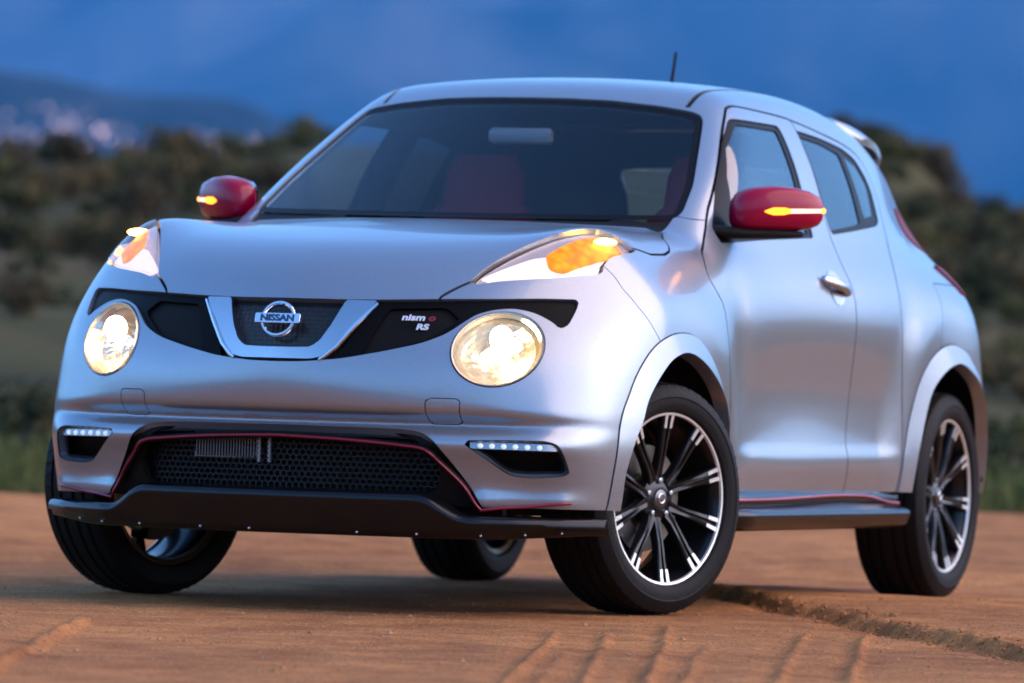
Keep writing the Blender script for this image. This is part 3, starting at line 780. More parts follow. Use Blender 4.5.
# --- side skirts
for s in (1, -1):
    xx = np.linspace(-.40, -1.99, 40); rise = .012 * gauss(xx, -1.45, .45)
    fin = np.interp(xx, [-1.99, -1.93, -1.85], [1, .4, 0])
    def row(dy, z): return np.c_[xx, s * (.800 + dy - .03 * sstep(-.55, -.40, xx)), z + 0 * xx]
    gq = G(); gq.grid([row(.02, .350), row(.040, .338), row(.048, .322 + rise), row(.046, .300 + rise), row(.070, .290), row(.088, .280), row(.090, .270), row(.078, .240), row(.06, .228), row(-.15, .226)])
    sk = gq.obj('side_skirt', LIP, car, sharp=50)
    rl = np.c_[xx, s * (.8505 - .03 * sstep(-.55, -.40, xx)), .316 + rise - .016 * sstep(-1.65, -1.95, xx)]
    gq = G(); gq.tube(rl, .005, 8); gq.obj('red_line', REDTRIM, sk)

# --- floor pan and wheel housings
gq = G(); gq.box((-1.35, 0, .275), (3.2, 1.1, .02)); gq.box((-1.25, 0, .27), (1.4, 1.56, .02)); gq.box((-2.9, 0, .30), (.5, 1.5, .03)); gq.obj('floor_pan', SHELL, car, smooth=False)
gq = G(); gq.box((.42, 0, .62), (.03, 1.0, .75)); gq.obj('bulkhead', SHELL, car, smooth=False)
gq = G(); gq.box((-2.3, 0, .45), (.3, .9, .4)); gq.obj('rear_axle_housing', SHELL, car, smooth=False)
for k, xc in ((0, 0.0), (1, -2.48)):
    for s in (1, -1):
        gq = G(); a = np.linspace(.02 * np.pi, .98 * np.pi, 40); rad = .405
        o1 = np.stack([xc + rad * np.cos(a), np.full(40, s * .84), .34 + rad * np.sin(a)], 1); o2 = o1 * [1, 0, 1] + [0, s * .46, 0]; o3 = np.array([xc, 0, .34]) + (o2 - [xc, 0, .34]) * [.05, 1, .05]
        gq.grid([o1, o2, o3]); gq.obj('wheel_housing', BLACK, car)
# ---------------------------------------------------------------- wheels (axis along y, outer face +y, centre at the origin)
def make_wheel():
    root = empty('wheel', (0, 0, 0), car)
    gq = G()
    w = .112
    prof = [(.236, -.095), (.246, -.108), (.268, -.114), (.295, -.112), (.316, -.098)]
    tread = []
    edge = [-.088, -.066, -.063, -.058, -.055, -.030, -.027, -.021, -.018, .018, .021, .027, .030, .055, .058, .063, .066, .088]
    for i, e in enumerate(edge):
        groove = i in (2, 3, 6, 7, 10, 11, 14, 15)
        tread.append((.3265 - .9 * e * e - (.009 if groove else 0), e))
    prof = prof + tread + [(a, -b) for a, b in prof[::-1]]
    prof = prof[:-3] + [(.284, .1155), (.281, .1135), (.268, .1140), (.256, .112), (.246, .108), (.236, .095)]
    gq.lathe(prof, 120)
    # shoulder blocks across the outer tread edge
    for k in range(60):
        a = 2 * np.pi * k / 60
        for sgn in (1, -1):
            p0 = np.array([.3215 * math.cos(a), sgn * .070, .3215 * math.sin(a)]); p1 = np.array([.3115 * math.cos(a + .03), sgn * .103, .3115 * math.sin(a + .03)])
            gq.tube([p0, (p0 + p1) / 2 * 1.012, p1], [.0022, .0022, .0012], 4)
    gq.obj('tyre', RUBBER, root, sharp=28)
    gq = G(); gq.lathe([(.2405, -.092), (.2425, -.098), (.236, -.101), (.224, -.094), (.221, -.085)], 96); gq.obj('inner_rim_lip', BRASS, root)
    gq = G(); gq.lathe([(.240, .094), (.240, .086), (.228, .070), (.222, .04), (.215, -.02), (.222, -.07), (.240, -.094)], 96)
    gq.obj('rim', WHEELBLACK, root)
    gq = G(); gq.lathe([(.2405, .092), (.2415, .098), (.239, .101), (.2335, .100), (.2315, .094)], 96); gq.obj('rim_lip', MACHINED, root)
    def sec(r, half, y0, dep, da, hole):
        """spoke cross-section at radius r: twin ridges with a valley"""
        pts = []
        for u, h in ((-1, -dep), (-1, -.004), (-.80, 0), (-.30, 0), (-.16, -hole), (.16, -hole), (.30, 0), (.80, 0), (1, -.004), (1, -dep)):
            pts.append((u * half, y0 + h))
        c, s_ = math.cos(da), math.sin(da)
        return [np.array([r * c - t * s_, y, r * s_ + t * c]) for t, y in pts]
    for k in range(10):
        gq = G(); tip = G(); a0 = 2 * np.pi * k / 10 + np.pi / 2
        bend = (.10 if k % 2 else -.10)
        rows = [sec(.052, .0175, .066, .03, a0 + bend * 1.15, .001), sec(.085, .0130, .074, .026, a0 + bend * .75, .004), sec(.125, .0132, .081, .024, a0 + bend * .28, .009), sec(.17, .0160, .086, .022, a0 + bend * .06, .012), sec(.205, .0198, .091, .022, a0, .012), sec(.2335, .0228, .096, .022, a0, .012)]
        gq.grid(rows)
        for sg in (-1, 1):
            rr = []
            for r, half, y0 in ((.196, .0190, .0915), (.215, .0208, .0945), (.2345, .0228, .0985)):
                c, s_ = math.cos(a0), math.sin(a0)
                rr.append([np.array([r * c - t * s_, y, r * s_ + t * c]) for t, y in ((sg * half * .32, y0 - .006), (sg * half * .34, y0), (sg * half * .84, y0), (sg * half * .86, y0 - .006))])
            tip.grid(rr, cap=True)
        gq.obj('spoke', WHEELBLACK, root, sharp=50); tip.obj('spoke_tip', MACHINED, root, smooth=False)
    gq = G(); gq.lathe([(.0, .068), (.030, .069), (.034, .066), (.040, .064), (.062, .060), (.072, .045), (.072, .02)], 48); gq.obj('hub', WHEELBLACK, root)
    cap = G(); cap.lathe([(.0, .0745), (.020, .0745), (.0245, .073), (.027, .069), (.028, .064)], 32); cp = cap.obj('hub_cap', mat('hub_cap_metal', (.16, .16, .17), .25, .9) if 'hub_cap_metal' not in bpy.data.materials else bpy.data.materials['hub_cap_metal'], root)
    gq = G()
    a = np.linspace(0, 2 * np.pi, 28, endpoint=False); o_ = np.stack([.013 * np.cos(a), np.full(28, .0755), .013 * np.sin(a)], 1)
    rows = [[o_[i] + d for i in range(28)] for d in (np.array([0, 0, 0]),)]
    gq.tube(np.r_[o_, o_[:1]], .0022, 6, cap=False); gq.box((0, .0758, 0), (.034, .003, .007)); gq.obj('hub_emblem', CHROME, root)
    for k in range(5):
        a = 2 * np.pi * k / 5 + np.pi / 2
        n_ = G(); n_.lathe([(0, .072), (.007, .071), (.0085, .066), (.0085, .05)], 12); n_.V = [(v[0] + .050 * math.cos(a), v[1], v[2] + .050 * math.sin(a)) for v in n_.V]; n_.obj('wheel_nut', SATIN, root)
    gq = G(); gq.lathe([(.06, .0), (.06, .012), (.148, .012), (.150, .009), (.150, -.012), (.148, -.015), (.06, -.015)], 64); gq.obj('brake_disc', mat('brake_metal', (.22, .19, .16), .35, .9) if 'brake_metal' not in bpy.data.materials else bpy.data.materials['brake_metal'], root)
    gq = G(); a = np.linspace(.55, 1.45, 12) - 1.9; gq.grid([[np.array([r * math.cos(t), y, r * math.sin(t)]) for t in a] for r, y in ((.105, -.03), (.105, .035), (.165, .038), (.172, -.03))], closed_v=True); gq.obj('brake_caliper', mat('caliper_paint', (.03, .028, .026), .4) if 'caliper_paint' not in bpy.data.materials else bpy.data.materials['caliper_paint'], root)
    return root
def copy_tree(o, parent):
    c = o.copy(); COL.objects.link(c); c.parent = parent
    for ch in list(o.children): copy_tree(ch, c)
    return c
w0 = make_wheel()
STEER = R(-19.5)
spots = [((0, .742, .322), STEER, 0), ((0, -.768, .322), STEER + math.pi, .35), ((-2.53, .736, .322), 0, .2), ((-2.53, -.772, .322), math.pi, .5)]
for i, (loc, rz, spin) in enumerate(spots):
    w = w0 if i == 0 else copy_tree(w0, car)
    w.location = loc
    w.matrix_local = Matrix.Translation(loc) @ Matrix.Rotation(rz, 4, 'Z') @ Matrix.Rotation(spin, 4, 'Y')
# ---------------------------------------------------------------- mirrors, handles, aerial, spoiler, cabin
def hull_loft(secs, n=28):
    """closed lozenge loft: secs = (centre, half-axis a, half-axis b, squareness)"""
    rows = []
    for c, a, b, e in secs:
        t = np.linspace(0, 2 * np.pi, n, endpoint=False)
        cu = np.sign(np.cos(t)) * np.abs(np.cos(t)) ** e; su = np.sign(np.sin(t)) * np.abs(np.sin(t)) ** e
        rows.append(np.array(c) + cu[:, None] * np.array(a) + su[:, None] * np.array(b))
    return rows
from mathutils.bvhtree import BVHTree
P_IN, P_TIP = np.array([-.635, .768, 1.152]), np.array([-.815, .968, 1.158])
for s in (1, -1):
    f = np.array([1, s, 1.])
    root = empty('side_mirror', np.array([-.62, .80, 1.09]) * f, car)
    nf = np.array([.72, .66, 0]); nf /= np.linalg.norm(nf)
    S = []
    for t_, h_, d_, dz in ((-.03, .028, .020, -.012), (0, .042, .035, -.010), (.06, .055, .048, -.006), (.2, .063, .058, -.001), (.42, .067, .060, .001), (.65, .064, .056, .000), (.84, .056, .046, -.002), (.95, .044, .034, -.004), (1.0, .030, .022, -.005), (1.015, .014, .010, -.005)):
        S.append((P_IN + (P_TIP - P_IN) * t_ + np.array([0, 0, dz]), nf * d_, (0, 0, h_), .72))
    rows = [r * f for r in hull_loft(S, 40)]
    gq = G(); gq.grid(rows, closed_u=True, cap=True); cap_ = pin(gq.obj('mirror_cap', RED, None, sharp=75), root)
    # glass on the back
    S = [(c - nf * (a_[0] / nf[0]) * .80, np.array(a_) * .26, (0, 0, b_[2] * .86), .72) for c, a_, b_, e_ in S[2:-2]]
    gq = G(); gq.grid([r * f for r in hull_loft(S, 24)], closed_u=True, cap=True); pin(gq.obj('mirror_glass', CHROME), root)
    S = [((-.585, .70, 1.085), (.045, 0, 0), (0, 0, .020), .8), ((-.60, .76, 1.082), (.045, 0, 0), (0, 0, .019), .8)] + [(P_IN + (P_TIP - P_IN) * t_ + np.array([.004, 0, -.072]), nf * d_, (0, 0, h_), .75) for t_, d_, h_ in ((.1, .046, .016), (.35, .050, .015), (.58, .046, .013), (.75, .036, .010), (.80, .018, .005))]
    gq = G(); gq.grid([r * f for r in hull_loft(S, 20)], closed_u=True, cap=True); pin(gq.obj('mirror_base', BLACK), root)
    bv = BVHTree.FromPolygons([tuple(v.co) for v in cap_.data.vertices], [tuple(p.vertices) for p in cap_.data.polygons])
    top, bot = [], []; dr = Vector(nf * f)
    for t in np.linspace(.26, .99, 30):
        q = P_IN + (P_TIP - P_IN) * t; zc = 1.1425 + .012 * t; hh = .0105 * np.interp(t, [.26, .36, .5, .54, 1], [.15, 1, .95, .62, .5])
        a_ = bv.ray_cast(Vector(q * f) + dr * .3 + Vector((0, 0, zc - q[2] + hh)), -dr); b_ = bv.ray_cast(Vector(q * f) + dr * .3 + Vector((0, 0, zc - q[2] - hh)), -dr)
        if a_[0] is None or b_[0] is None: continue
        top.append(np.array(a_[0]) + np.array(dr) * .0022); bot.append(np.array(b_[0]) + np.array(dr) * .0022)
    top, bot = np.array(top), np.array(bot); back = -np.array(dr) * .006; k = 13
    gq = G(); gq.grid([top[:k] + back, top[:k], bot[:k], bot[:k] + back]); pin(gq.obj('turn_signal', AMBER_LIT), root)
    gq = G(); gq.grid([top[k - 1:] + back, top[k - 1:], bot[k - 1:], bot[k - 1:] + back]); pin(gq.obj('signal_guide', GUIDE), root)
    gq = G(); e_ = (top[-1] + bot[-1]) / 2; gq.sphere(e_, (.008, .008, .0085)); pin(gq.obj('signal_end', AMBER_LIT), root)

# door handles
for s, door in ((1, fdL), (-1, fdR)):
    c = on_side([(-1.385, .938)])[0]; f = np.array([1, s, 1.])
    S = []
    for x_, k in ((-1.275, .25), (-1.280, .8), (-1.30, 1), (-1.385, 1.05), (-1.455, 1), (-1.478, .85), (-1.482, .3)):
        y_ = on_side([(x_, .938)])[0][1]
        S.append(((x_, y_ + .020 - 2.0 * (x_ + 1.385) ** 2, .950 + .16 * (x_ + 1.385)), (0, .011 * k, 0), (0, -.002 * k, .0155 * k), .8))
    gq = G(); gq.grid([r * f for r in hull_loft(S, 18)], closed_u=True, cap=True); gq.obj('door_handle', SATIN, door)
    dome = G(); ring = []
    for rr, dd in ((1.0, .0015), (.9, .001), (.6, -.006), (.2, -.01)):
        t = np.linspace(0, 2 * np.pi, 32, endpoint=False)
        q = on_side(np.c_[-1.385 + .062 * rr * np.cos(t), .945 + .052 * rr * np.sin(t)]); ring.append((q + normals(q) * max(dd, .0012)) * f)
    dome.grid(ring, closed_u=True); dome.obj('handle_cup', SATIN, door)
# aerial
gq = G(); b = np.array([-2.20, -.015, 1.53]); gq.tube([b, b + [-.015, 0, .03], b + [-.06, 0, .16]], [.010, .0065, .0045], 8); gq.obj('roof_aerial', BLACK, car)
# roof spoiler
ys = np.linspace(-1, 1, 31); prof = spline([(-2.28, 1.478), (-2.47, 1.464), (-2.60, 1.440), (-2.70, 1.395), (-2.745, 1.345), (-2.735, 1.335), (-2.70, 1.345), (-2.60, 1.385), (-2.45, 1.41), (-2.28, 1.42)], 4)
rows = []
for u in ys:
    k = 1 - abs(u) ** 2.2; end = 1 - .55 * sstep(.9, 1.0, abs(u))
    c_ = prof.mean(0); q = c_ + (prof - c_) * np.array([end, end])
    rows.append(np.stack([q[:, 0] - .10 * k, np.full(len(q), .548 * u), q[:, 1] + .007 + .028 * k], 1))
gq = G(); gq.grid(rows, closed_u=True, cap=True); gq.obj('roof_spoiler', PAINT, car, sharp=50)
# cabin: seats, dash, wheel, mirror
def seat(x, y, parent):
    root = empty('seat', (x, y, .5), parent)
    a = R(18)
    S = [((x - .02, y, .56), (0, .23, 0), (.11, 0, 0), .7), ((x - .10, y, .74), (0, .245, 0), (.085, 0, .0), .65), ((x - .19, y, .96), (0, .25, 0), (.075, 0, 0), .65), ((x - .25, y, 1.10), (0, .215, 0), (.06, 0, 0), .7), ((x - .275, y, 1.18), (0, .13, 0), (.05, 0, 0), .8), ((x - .29, y, 1.27), (0, .125, 0), (.05, 0, 0), .8), ((x - .295, y, 1.33), (0, .10, 0), (.035, 0, 0), .9)]
    g_ = G(); g_.grid(hull_loft(S, 24), closed_u=True, cap=True); pin(g_.obj('backrest', SEATRED), root)
    g_ = G(); g_.grid(hull_loft([((x + .45, y, .52), (0, .22, 0), (0, 0, .06), .6), ((x + .40, y, .54), (0, .25, 0), (0, 0, .09), .6), ((x + .1, y, .52), (0, .25, 0), (0, 0, .09), .6), ((x - .02, y, .50), (0, .22, 0), (0, 0, .07), .6)], 20), closed_u=True, cap=True); pin(g_.obj('cushion', SEATRED), root)
seat(-1.25, .36, car); seat(-1.25, -.36, car)
g_ = G(); g_.grid(hull_loft([((-2.10, -.62, .82), (.10, 0, 0), (0, 0, .30), .7), ((-2.10, 0, .82), (.10, 0, 0), (0, 0, .31), .7), ((-2.10, .62, .82), (.10, 0, 0), (0, 0, .30), .7)], 20), closed_u=True, cap=True); g_.obj('rear_seat', SEATRED, car)
g_ = G(); g_.grid([[(-.12 - .35 * y * y, y, 1.03), (-.30 - .35 * y * y, y, 1.055), (-.52 - .2 * y * y, y, 1.045), (-.62 - .15 * y * y, y, .99), (-.60, y, .75)] for y in np.linspace(-.66, .66, 15)]); g_.obj('dashboard', INTERIOR, car)
sw = empty('steering_wheel', (-.75, .36, .95), car)
t = np.linspace(0, 2 * np.pi, 33); g_ = G(); g_.tube(np.stack([-.75 - .09 * np.sin(t), .36 + .18 * np.cos(t), .95 + .155 * np.sin(t)], 1), .016, 8, cap=False); pin(g_.obj('wheel_rim', INTERIOR), sw)
g_ = G(); g_.sphere((-.74, .36, .95), (.04, .07, .06)); g_.box((-.75, .36, .955), (.02, .34, .03)); pin(g_.obj('wheel_hub', INTERIOR), sw)
g_ = G(); g_.grid(hull_loft([((-.90, -.098, 1.362), (.012, 0, 0), (0, 0, .016), .6), ((-.905, -.088, 1.362), (.02, 0, 0), (0, 0, .025), .6), ((-.905, .088, 1.362), (.02, 0, 0), (0, 0, .025), .6), ((-.90, .098, 1.362), (.012, 0, 0), (0, 0, .016), .6)], 16), closed_u=True, cap=True); g_.obj('rear_view_mirror', mat('mirror_housing', (.14, .16, .17), .4), car)
# ---------------------------------------------------------------- terrain
def vnoise(x, y, seed=0):
    """smooth value noise, numpy"""
    xi = np.floor(x).astype(np.int64); yi = np.floor(y).astype(np.int64); fx = x - xi; fy = y - yi
    def h(a, b):
        n = (a * 374761393 + b * 668265263 + seed * 1442695041) & 0x7fffffff
        n = ((n ^ (n >> 13)) * 1274126177) & 0x7fffffff
        return ((n ^ (n >> 16)) & 0xffff) / 65535.0
    u = fx * fx * fx * (fx * (fx * 6 - 15) + 10); v = fy * fy * fy * (fy * (fy * 6 - 15) + 10)
    return (h(xi, yi) * (1 - u) + h(xi + 1, yi) * u) * (1 - v) + (h(xi, yi + 1) * (1 - u) + h(xi + 1, yi + 1) * u) * v - .5
def fbm(x, y, oct=4, seed=0):
    s = 0; a = 1
    for i in range(oct): s = s + a * vnoise(x * 2 ** i + 17.3 * i, y * 2 ** i - 9.1 * i, seed + i); a *= .5
    return s
CAMP = np.array([17.237, 7.079])
VIEW = math.atan2(-math.sin(R(21.3325)), -math.cos(R(21.3325)))
PADX, PADY = 2.8, 1.1            # centre of the dirt pad, a little towards the camera
# dirt pad: one sheet, fine under and in front of the car
def axis(lo, hi, step, far): 
    out = [hi]; s = step
    while out[-1] < far: s *= 1.25; out.append(out[-1] + s)
    neg = [lo]; s = step
    while neg[-1] > -far: s *= 1.25; neg.append(neg[-1] - s)
    return np.array(neg[::-1][:-1] + list(np.arange(lo, hi, step)) + out)
# local axes: a runs along the view towards the camera, b to picture right
ca, sa = math.cos(R(21.3325)), math.sin(R(21.3325))
def to_ab(x, y): return x * ca + y * sa, -x * sa + y * ca
def ground_h(x, y):
    a, b = to_ab(x, y)
    z = .016 * fbm(a * .55, b * .35, 3, 3) + .007 * fbm(a * 2.3, b * 1.8, 3, 9) + .0035 * fbm(a * 9, b * 9, 3, 21)
    # eroded bank on the right: ground steps up beyond a crumbling edge
    q = b - (.93 + .151 * (a + 1.95)) + .05 * fbm(a * 1.6, b * .5, 3, 31) + .035 * fbm(a * 7, b * 7, 3, 33)
    fade = sstep(-3.2, -1.6, a)
    z = z + fade * (.026 * sstep(-.015, .035, q) - .012 * gauss(q, -.03, .05)) + fade * gauss(q, .02, .09) * .020 * fbm(a * 14, b * 18, 3, 5)
    # soft humps across the pad behind the car
    for a0, hgt, wd in ((-3.6, .035, .35), (-5.6, .05, .5), (-8.6, .07, .7), (-12.5, .10, .9)): z = z + hgt * gauss(a + .25 * b + .8 * fbm(b * .4, a * .1, 2, 41), a0, wd)
    # wheel tracks leading to the camera: thin raised ridges with a shallow trough beside each
    for b0, sl, a0, k in ((.475, -.038, 1.5, 1), (.605, -.032, 1.5, .9), (.745, -.032, .8, 1), (.87, -.05, 2.0, .6), (1.115, -.062, 1.0, .9), (1.28, -.068, .8, 1), (.53, -.035, 2.8, .5)):
        q = b - (b0 + sl * (a - 1.3) + .022 * fbm(a * .9, b0 * 7, 2, 51)); w = sstep(a0, a0 + .6, a)
        z = z + w * k * (.011 * gauss(q, .0, .010) - .004 * gauss(q, -.035, .025)) * (1 + .5 * fbm(a * 1.5, b0 * 9, 2, 53))
    q = b + .735 + .012 * fbm(a * 1.5, b * 0, 2, 57); w = sstep(1.7, 2.3, a); z = z + w * (.016 * gauss(q, 0, .018) + .008 * gauss(q, -.10, .08))
    # flat where the tyres stand
    for wx, wy in ((0, .742), (0, -.768), (-2.53, .736), (-2.53, -.772)):
        d = np.hypot(x - wx, (y - wy) * 1.3); k = sstep(.80, .34, d); z = z * (1 - k) - .003 * k
    return z
ga, gbb = axis(-5.0, 5.3, .03, 26), axis(-1.0, 1.75, .0105, 26)
AA, BB = np.meshgrid(ga, gbb, indexing='ij'); XX, YY = AA * ca - BB * sa, AA * sa + BB * ca
ZZ = ground_h(XX, YY); rr_ = np.hypot(XX - PADX, YY - PADY) + 2.4; ZZ = ZZ - .6 * sstep(21.5, 25, rr_)
def grid_faces(n, m):
    i = np.arange(n - 1)[:, None] * m + np.arange(m - 1)[None]; return np.stack([i, i + m, i + m + 1, i + 1], -1).reshape(-1, 4)
DIRT = mat('dirt', (.3, .125, .05), .95, spec=.2)
def dirt_nodes():
    n, l, b = nodes(DIRT); t = n.new('ShaderNodeTexCoord')
    def noise(sc, det, ro=.55):
        q = n.new('ShaderNodeTexNoise'); q.inputs['Scale'].default_value = sc; q.inputs['Detail'].default_value = det; q.inputs['Roughness'].default_value = ro; l.new(t.outputs['Object'], q.inputs['Vector']); return q
    a, c, d = noise(.55, 5), noise(5, 6), noise(70, 5, .7)
    r1 = n.new('ShaderNodeValToRGB'); e = r1.color_ramp.elements; e[0].position = .36; e[0].color = (.23, .076, .021, 1); e[1].position = .66; e[1].color = (.58, .23, .066, 1); l.new(a.outputs['Fac'], r1.inputs[0])
    r2 = n.new('ShaderNodeValToRGB'); e = r2.color_ramp.elements; e[0].position = .35; e[0].color = (.27, .093, .025, 1); e[1].position = .68; e[1].color = (.66, .28, .085, 1); l.new(c.outputs['Fac'], r2.inputs[0])
    m1 = n.new('ShaderNodeMix'); m1.data_type = 'RGBA'; m1.inputs[0].default_value = .45; l.new(r1.outputs[0], m1.inputs[6]); l.new(r2.outputs[0], m1.inputs[7])
    g_n = noise(150, 4, .8)
    mxg = n.new('ShaderNodeMath'); mxg.operation = 'MULTIPLY_ADD'; mxg.inputs[1].default_value = .55; l.new(g_n.outputs['Fac'], mxg.inputs[0]); sc2 = n.new('ShaderNodeMath'); sc2.operation = 'MULTIPLY'; sc2.inputs[1].default_value = .45; l.new(d.outputs['Fac'], sc2.inputs[0]); l.new(sc2.outputs[0], mxg.inputs[2])
    r3 = n.new('ShaderNodeValToRGB'); e = r3.color_ramp.elements; e[0].position = .36; e[0].color = (.42, .39, .37, 1); e[1].position = .62; e[1].color = (1.6, 1.6, 1.65, 1); l.new(mxg.outputs[0], r3.inputs[0])
    m2 = n.new('ShaderNodeMix'); m2.data_type = 'RGBA'; m2.blend_type = 'MULTIPLY'; m2.inputs[0].default_value = 1; l.new(m1.outputs[2], m2.inputs[6]); l.new(r3.outputs[0], m2.inputs[7]); l.new(m2.outputs[2], b.inputs['Base Color'])
    b1 = n.new('ShaderNodeBump'); b1.inputs['Strength'].default_value = .9; b1.inputs['Distance'].default_value = .010; l.new(mxg.outputs[0], b1.inputs['Height'])
    b2 = n.new('ShaderNodeBump'); b2.inputs['Strength'].default_value = .6; b2.inputs['Distance'].default_value = .05; l.new(c.outputs['Fac'], b2.inputs['Height']); l.new(b1.outputs[0], b2.inputs['Normal']); l.new(b2.outputs[0], b.inputs['Normal'])
dirt_nodes()
ground = mesh_obj('dirt_ground', np.stack([XX, YY, ZZ], -1).reshape(-1, 3), grid_faces(len(ga), len(gbb)), DIRT); tag(ground, kind='structure')

# terrain beyond the pad: low scrub hills all round, then a valley out to the horizon
def ridge_h(az):
    d = (az - VIEW + math.pi) % (2 * math.pi) - math.pi          # + = left in the picture
    base = 3.95 + 1.3 * fbm(az * 9, az * 0 + 3, 3, 61)
    base = base + .75 * sstep(-.050, -.067, d) - 1.5 * sstep(-.069, -.095, d) * sstep(-.5, -.2, d)
    return np.where(np.abs(d) > 1.0, base * (.95 + .8 * vnoise(az * 2, az * 0, 7)) * (1 - .62 * sstep(.5, .8, az) * sstep(3.1, 2.6, az)), base)
def terrain_z(x, y):
    r = np.hypot(x - PADX, y - PADY) + 2.4; az = np.arctan2(y, x); H = ridge_h(az)
    rise = sstep(21.0, 96, r + 3 * fbm(x * .05, y * .05, 2, 71)); z = H * rise ** 1.05
    z = z + (.55 * fbm(x * .09, y * .09, 4, 81) + .12 * fbm(x * .5, y * .5, 2, 83)) * sstep(21, 40, r)
    z = z - (H + 60) * sstep(110, 500, r) - 60 * sstep(500, 3000, r)
    return z + .10 * sstep(20.6, 22.5, r + .9 * fbm(x * .4, y * .4, 3, 91)) - .30 * sstep(21.6, 19.8, r + .9 * fbm(x * .4, y * .4, 3, 91))
rads = np.concatenate([np.arange(12.5, 30, .5), np.arange(30, 130, 1.6), np.geomspace(130, 25000, 40)])
azs = np.concatenate([np.linspace(VIEW - .13, VIEW + .13, 260), np.linspace(VIEW + .13, VIEW + 2 * np.pi - .13, 420)[1:]])
Rr, Az = np.meshgrid(rads, azs, indexing='ij'); TX, TY = Rr * np.cos(Az), Rr * np.sin(Az)
TZ = terrain_z(TX, TY)
HILL = mat('scrub_hill', (.07, .055, .028), 1, spec=.1)
def hill_nodes():
    n, l, b = nodes(HILL); t = n.new('ShaderNodeTexCoord')
    q = n.new('ShaderNodeTexNoise'); q.inputs['Scale'].default_value = .16; q.inputs['Detail'].default_value = 8; q.inputs['Roughness'].default_value = .7; l.new(t.outputs['Object'], q.inputs['Vector'])
    r = n.new('ShaderNodeValToRGB'); e = r.color_ramp.elements; e[0].position = .34; e[0].color = (.036, .034, .013, 1); e[1].position = .70; e[1].color = (.17, .125, .055, 1)
    x = e.new(.50); x.color = (.078, .068, .023, 1); y = e.new(.60); y.color = (.10, .07, .030, 1)
    l.new(q.outputs['Fac'], r.inputs[0]); l.new(r.outputs[0], b.inputs['Base Color'])
hill_nodes()
tf = grid_faces(len(rads), len(azs)); last = np.stack([np.arange(len(rads) - 1) * len(azs) + len(azs) - 1, np.arange(1, len(rads)) * len(azs) + len(azs) - 1, np.arange(1, len(rads)) * len(azs), np.arange(len(rads) - 1) * len(azs)], 1)
hill = mesh_obj('scrub_hills', np.stack([TX, TY, TZ], -1).reshape(-1, 3), np.concatenate([tf, last]), HILL); tag(hill, kind='structure')

# far mountains and the foothill with the town lights
def elev(py): return (395 - py) / 6591.3
MTN = mat('mountain_slope', (.060, .072, .085), 1, spec=.05)
def mtn_nodes():
    n, l, b = nodes(MTN); t = n.new('ShaderNodeTexCoord')
    q = n.new('ShaderNodeTexNoise'); q.inputs['Scale'].default_value = .0011; q.inputs['Detail'].default_value = 9; q.inputs['Roughness'].default_value = .62; l.new(t.outputs['Object'], q.inputs['Vector'])
    r = n.new('ShaderNodeValToRGB'); e = r.color_ramp.elements; e[0].position = .36; e[0].color = (.02, .03, .032, 1); e[1].position = .66; e[1].color = (.16, .16, .165, 1); l.new(q.outputs['Fac'], r.inputs[0]); l.new(r.outputs[0], b.inputs['Base Color'])
mtn_nodes()
def range_mesh(name, r0, r1, prof, nr=60, seed=0, rough=.2):
    rs = np.linspace(r0, r1, nr); az = np.concatenate([np.linspace(VIEW - .16, VIEW + .16, 240), np.linspace(VIEW + .16, VIEW + 2 * np.pi - .16, 260)[1:-1]])
    A, B = np.meshgrid(rs, az, indexing='ij'); x, y = A * np.cos(B), A * np.sin(B); t = (A - r0) / (r1 - r0)
    d = (B - VIEW + math.pi) % (2 * math.pi) - math.pi
    top = prof(d) * r1
    k = np.clip(t / .72, 0, 1); shape = k ** 1.1 * (1 - .75 * sstep(.80, 1, t))
    z = -130 + (top + 130) * shape * (1 + rough * 2 * fbm(x / (r1 - r0) * 5, y / (r1 - r0) * 5, 5, seed) * np.minimum(1, 3 * k)) 
    n, m = A.shape; f = grid_faces(n, m); la = np.stack([np.arange(n - 1) * m + m - 1, np.arange(1, n) * m + m - 1, np.arange(1, n) * m, np.arange(n - 1) * m], 1)
    o = mesh_obj(name, np.stack([x, y, z], -1).reshape(-1, 3), np.concatenate([f, la]), MTN); tag(o, kind='structure'); return o, (x, y, z)
# picture x -> angle d (left positive): d = (512 - px) / 6591
range_mesh('far_mountains', 9500, 15500, lambda d: np.where(np.abs(d) < .3, .082 - .030 * sstep(.015, .08, d), .034 + .012 * fbm(d * 6, d * 0, 3, 5)), seed=11)
foot, (fx_, fy_, fz_) = range_mesh('foothills', 3600, 5600, lambda d: np.where(np.abs(d) < .3, .017 + .023 * sstep(.0, .045, d) + .002 * sstep(.055, .074, d), .022 + .010 * fbm(d * 8, d * 0, 3, 8)), seed=23, rough=.035)
# lamps of the town on the foothill
lamps = G(); from_rng = np.random.default_rng(3)
n_, m_ = fx_.shape
for k in range(260):
    px = from_rng.choice([from_rng.uniform(-80, 340), from_rng.normal(60, 60), from_rng.normal(190, 40)]); d = (512 - px) / 6591.3
    j = int(np.argmin(np.abs(((np.arctan2(fy_[0], fx_[0]) - VIEW - d + math.pi) % (2 * math.pi)) - math.pi)))
    i = int(np.clip(from_rng.choice([from_rng.normal(.62, .012), from_rng.normal(.53, .018)]), .42, .66) * n_)
    p = np.array([fx_[i, j], fy_[i, j], fz_[i, j] + 9]) + from_rng.normal(0, 14, 3) * [1, 1, .2]
    lamps.sphere(p, from_rng.choice([.45, .7, 1.1], p=[.7, .27, .03]), 6, 4)
TOWN = mat('street_lamp_light', (1, .8, .7), .5, 0, 0, (1, .68, .72), 1.2)
tl_ = lamps.obj('town_lights', TOWN, smooth=False); tag(tl_, kind='stuff')

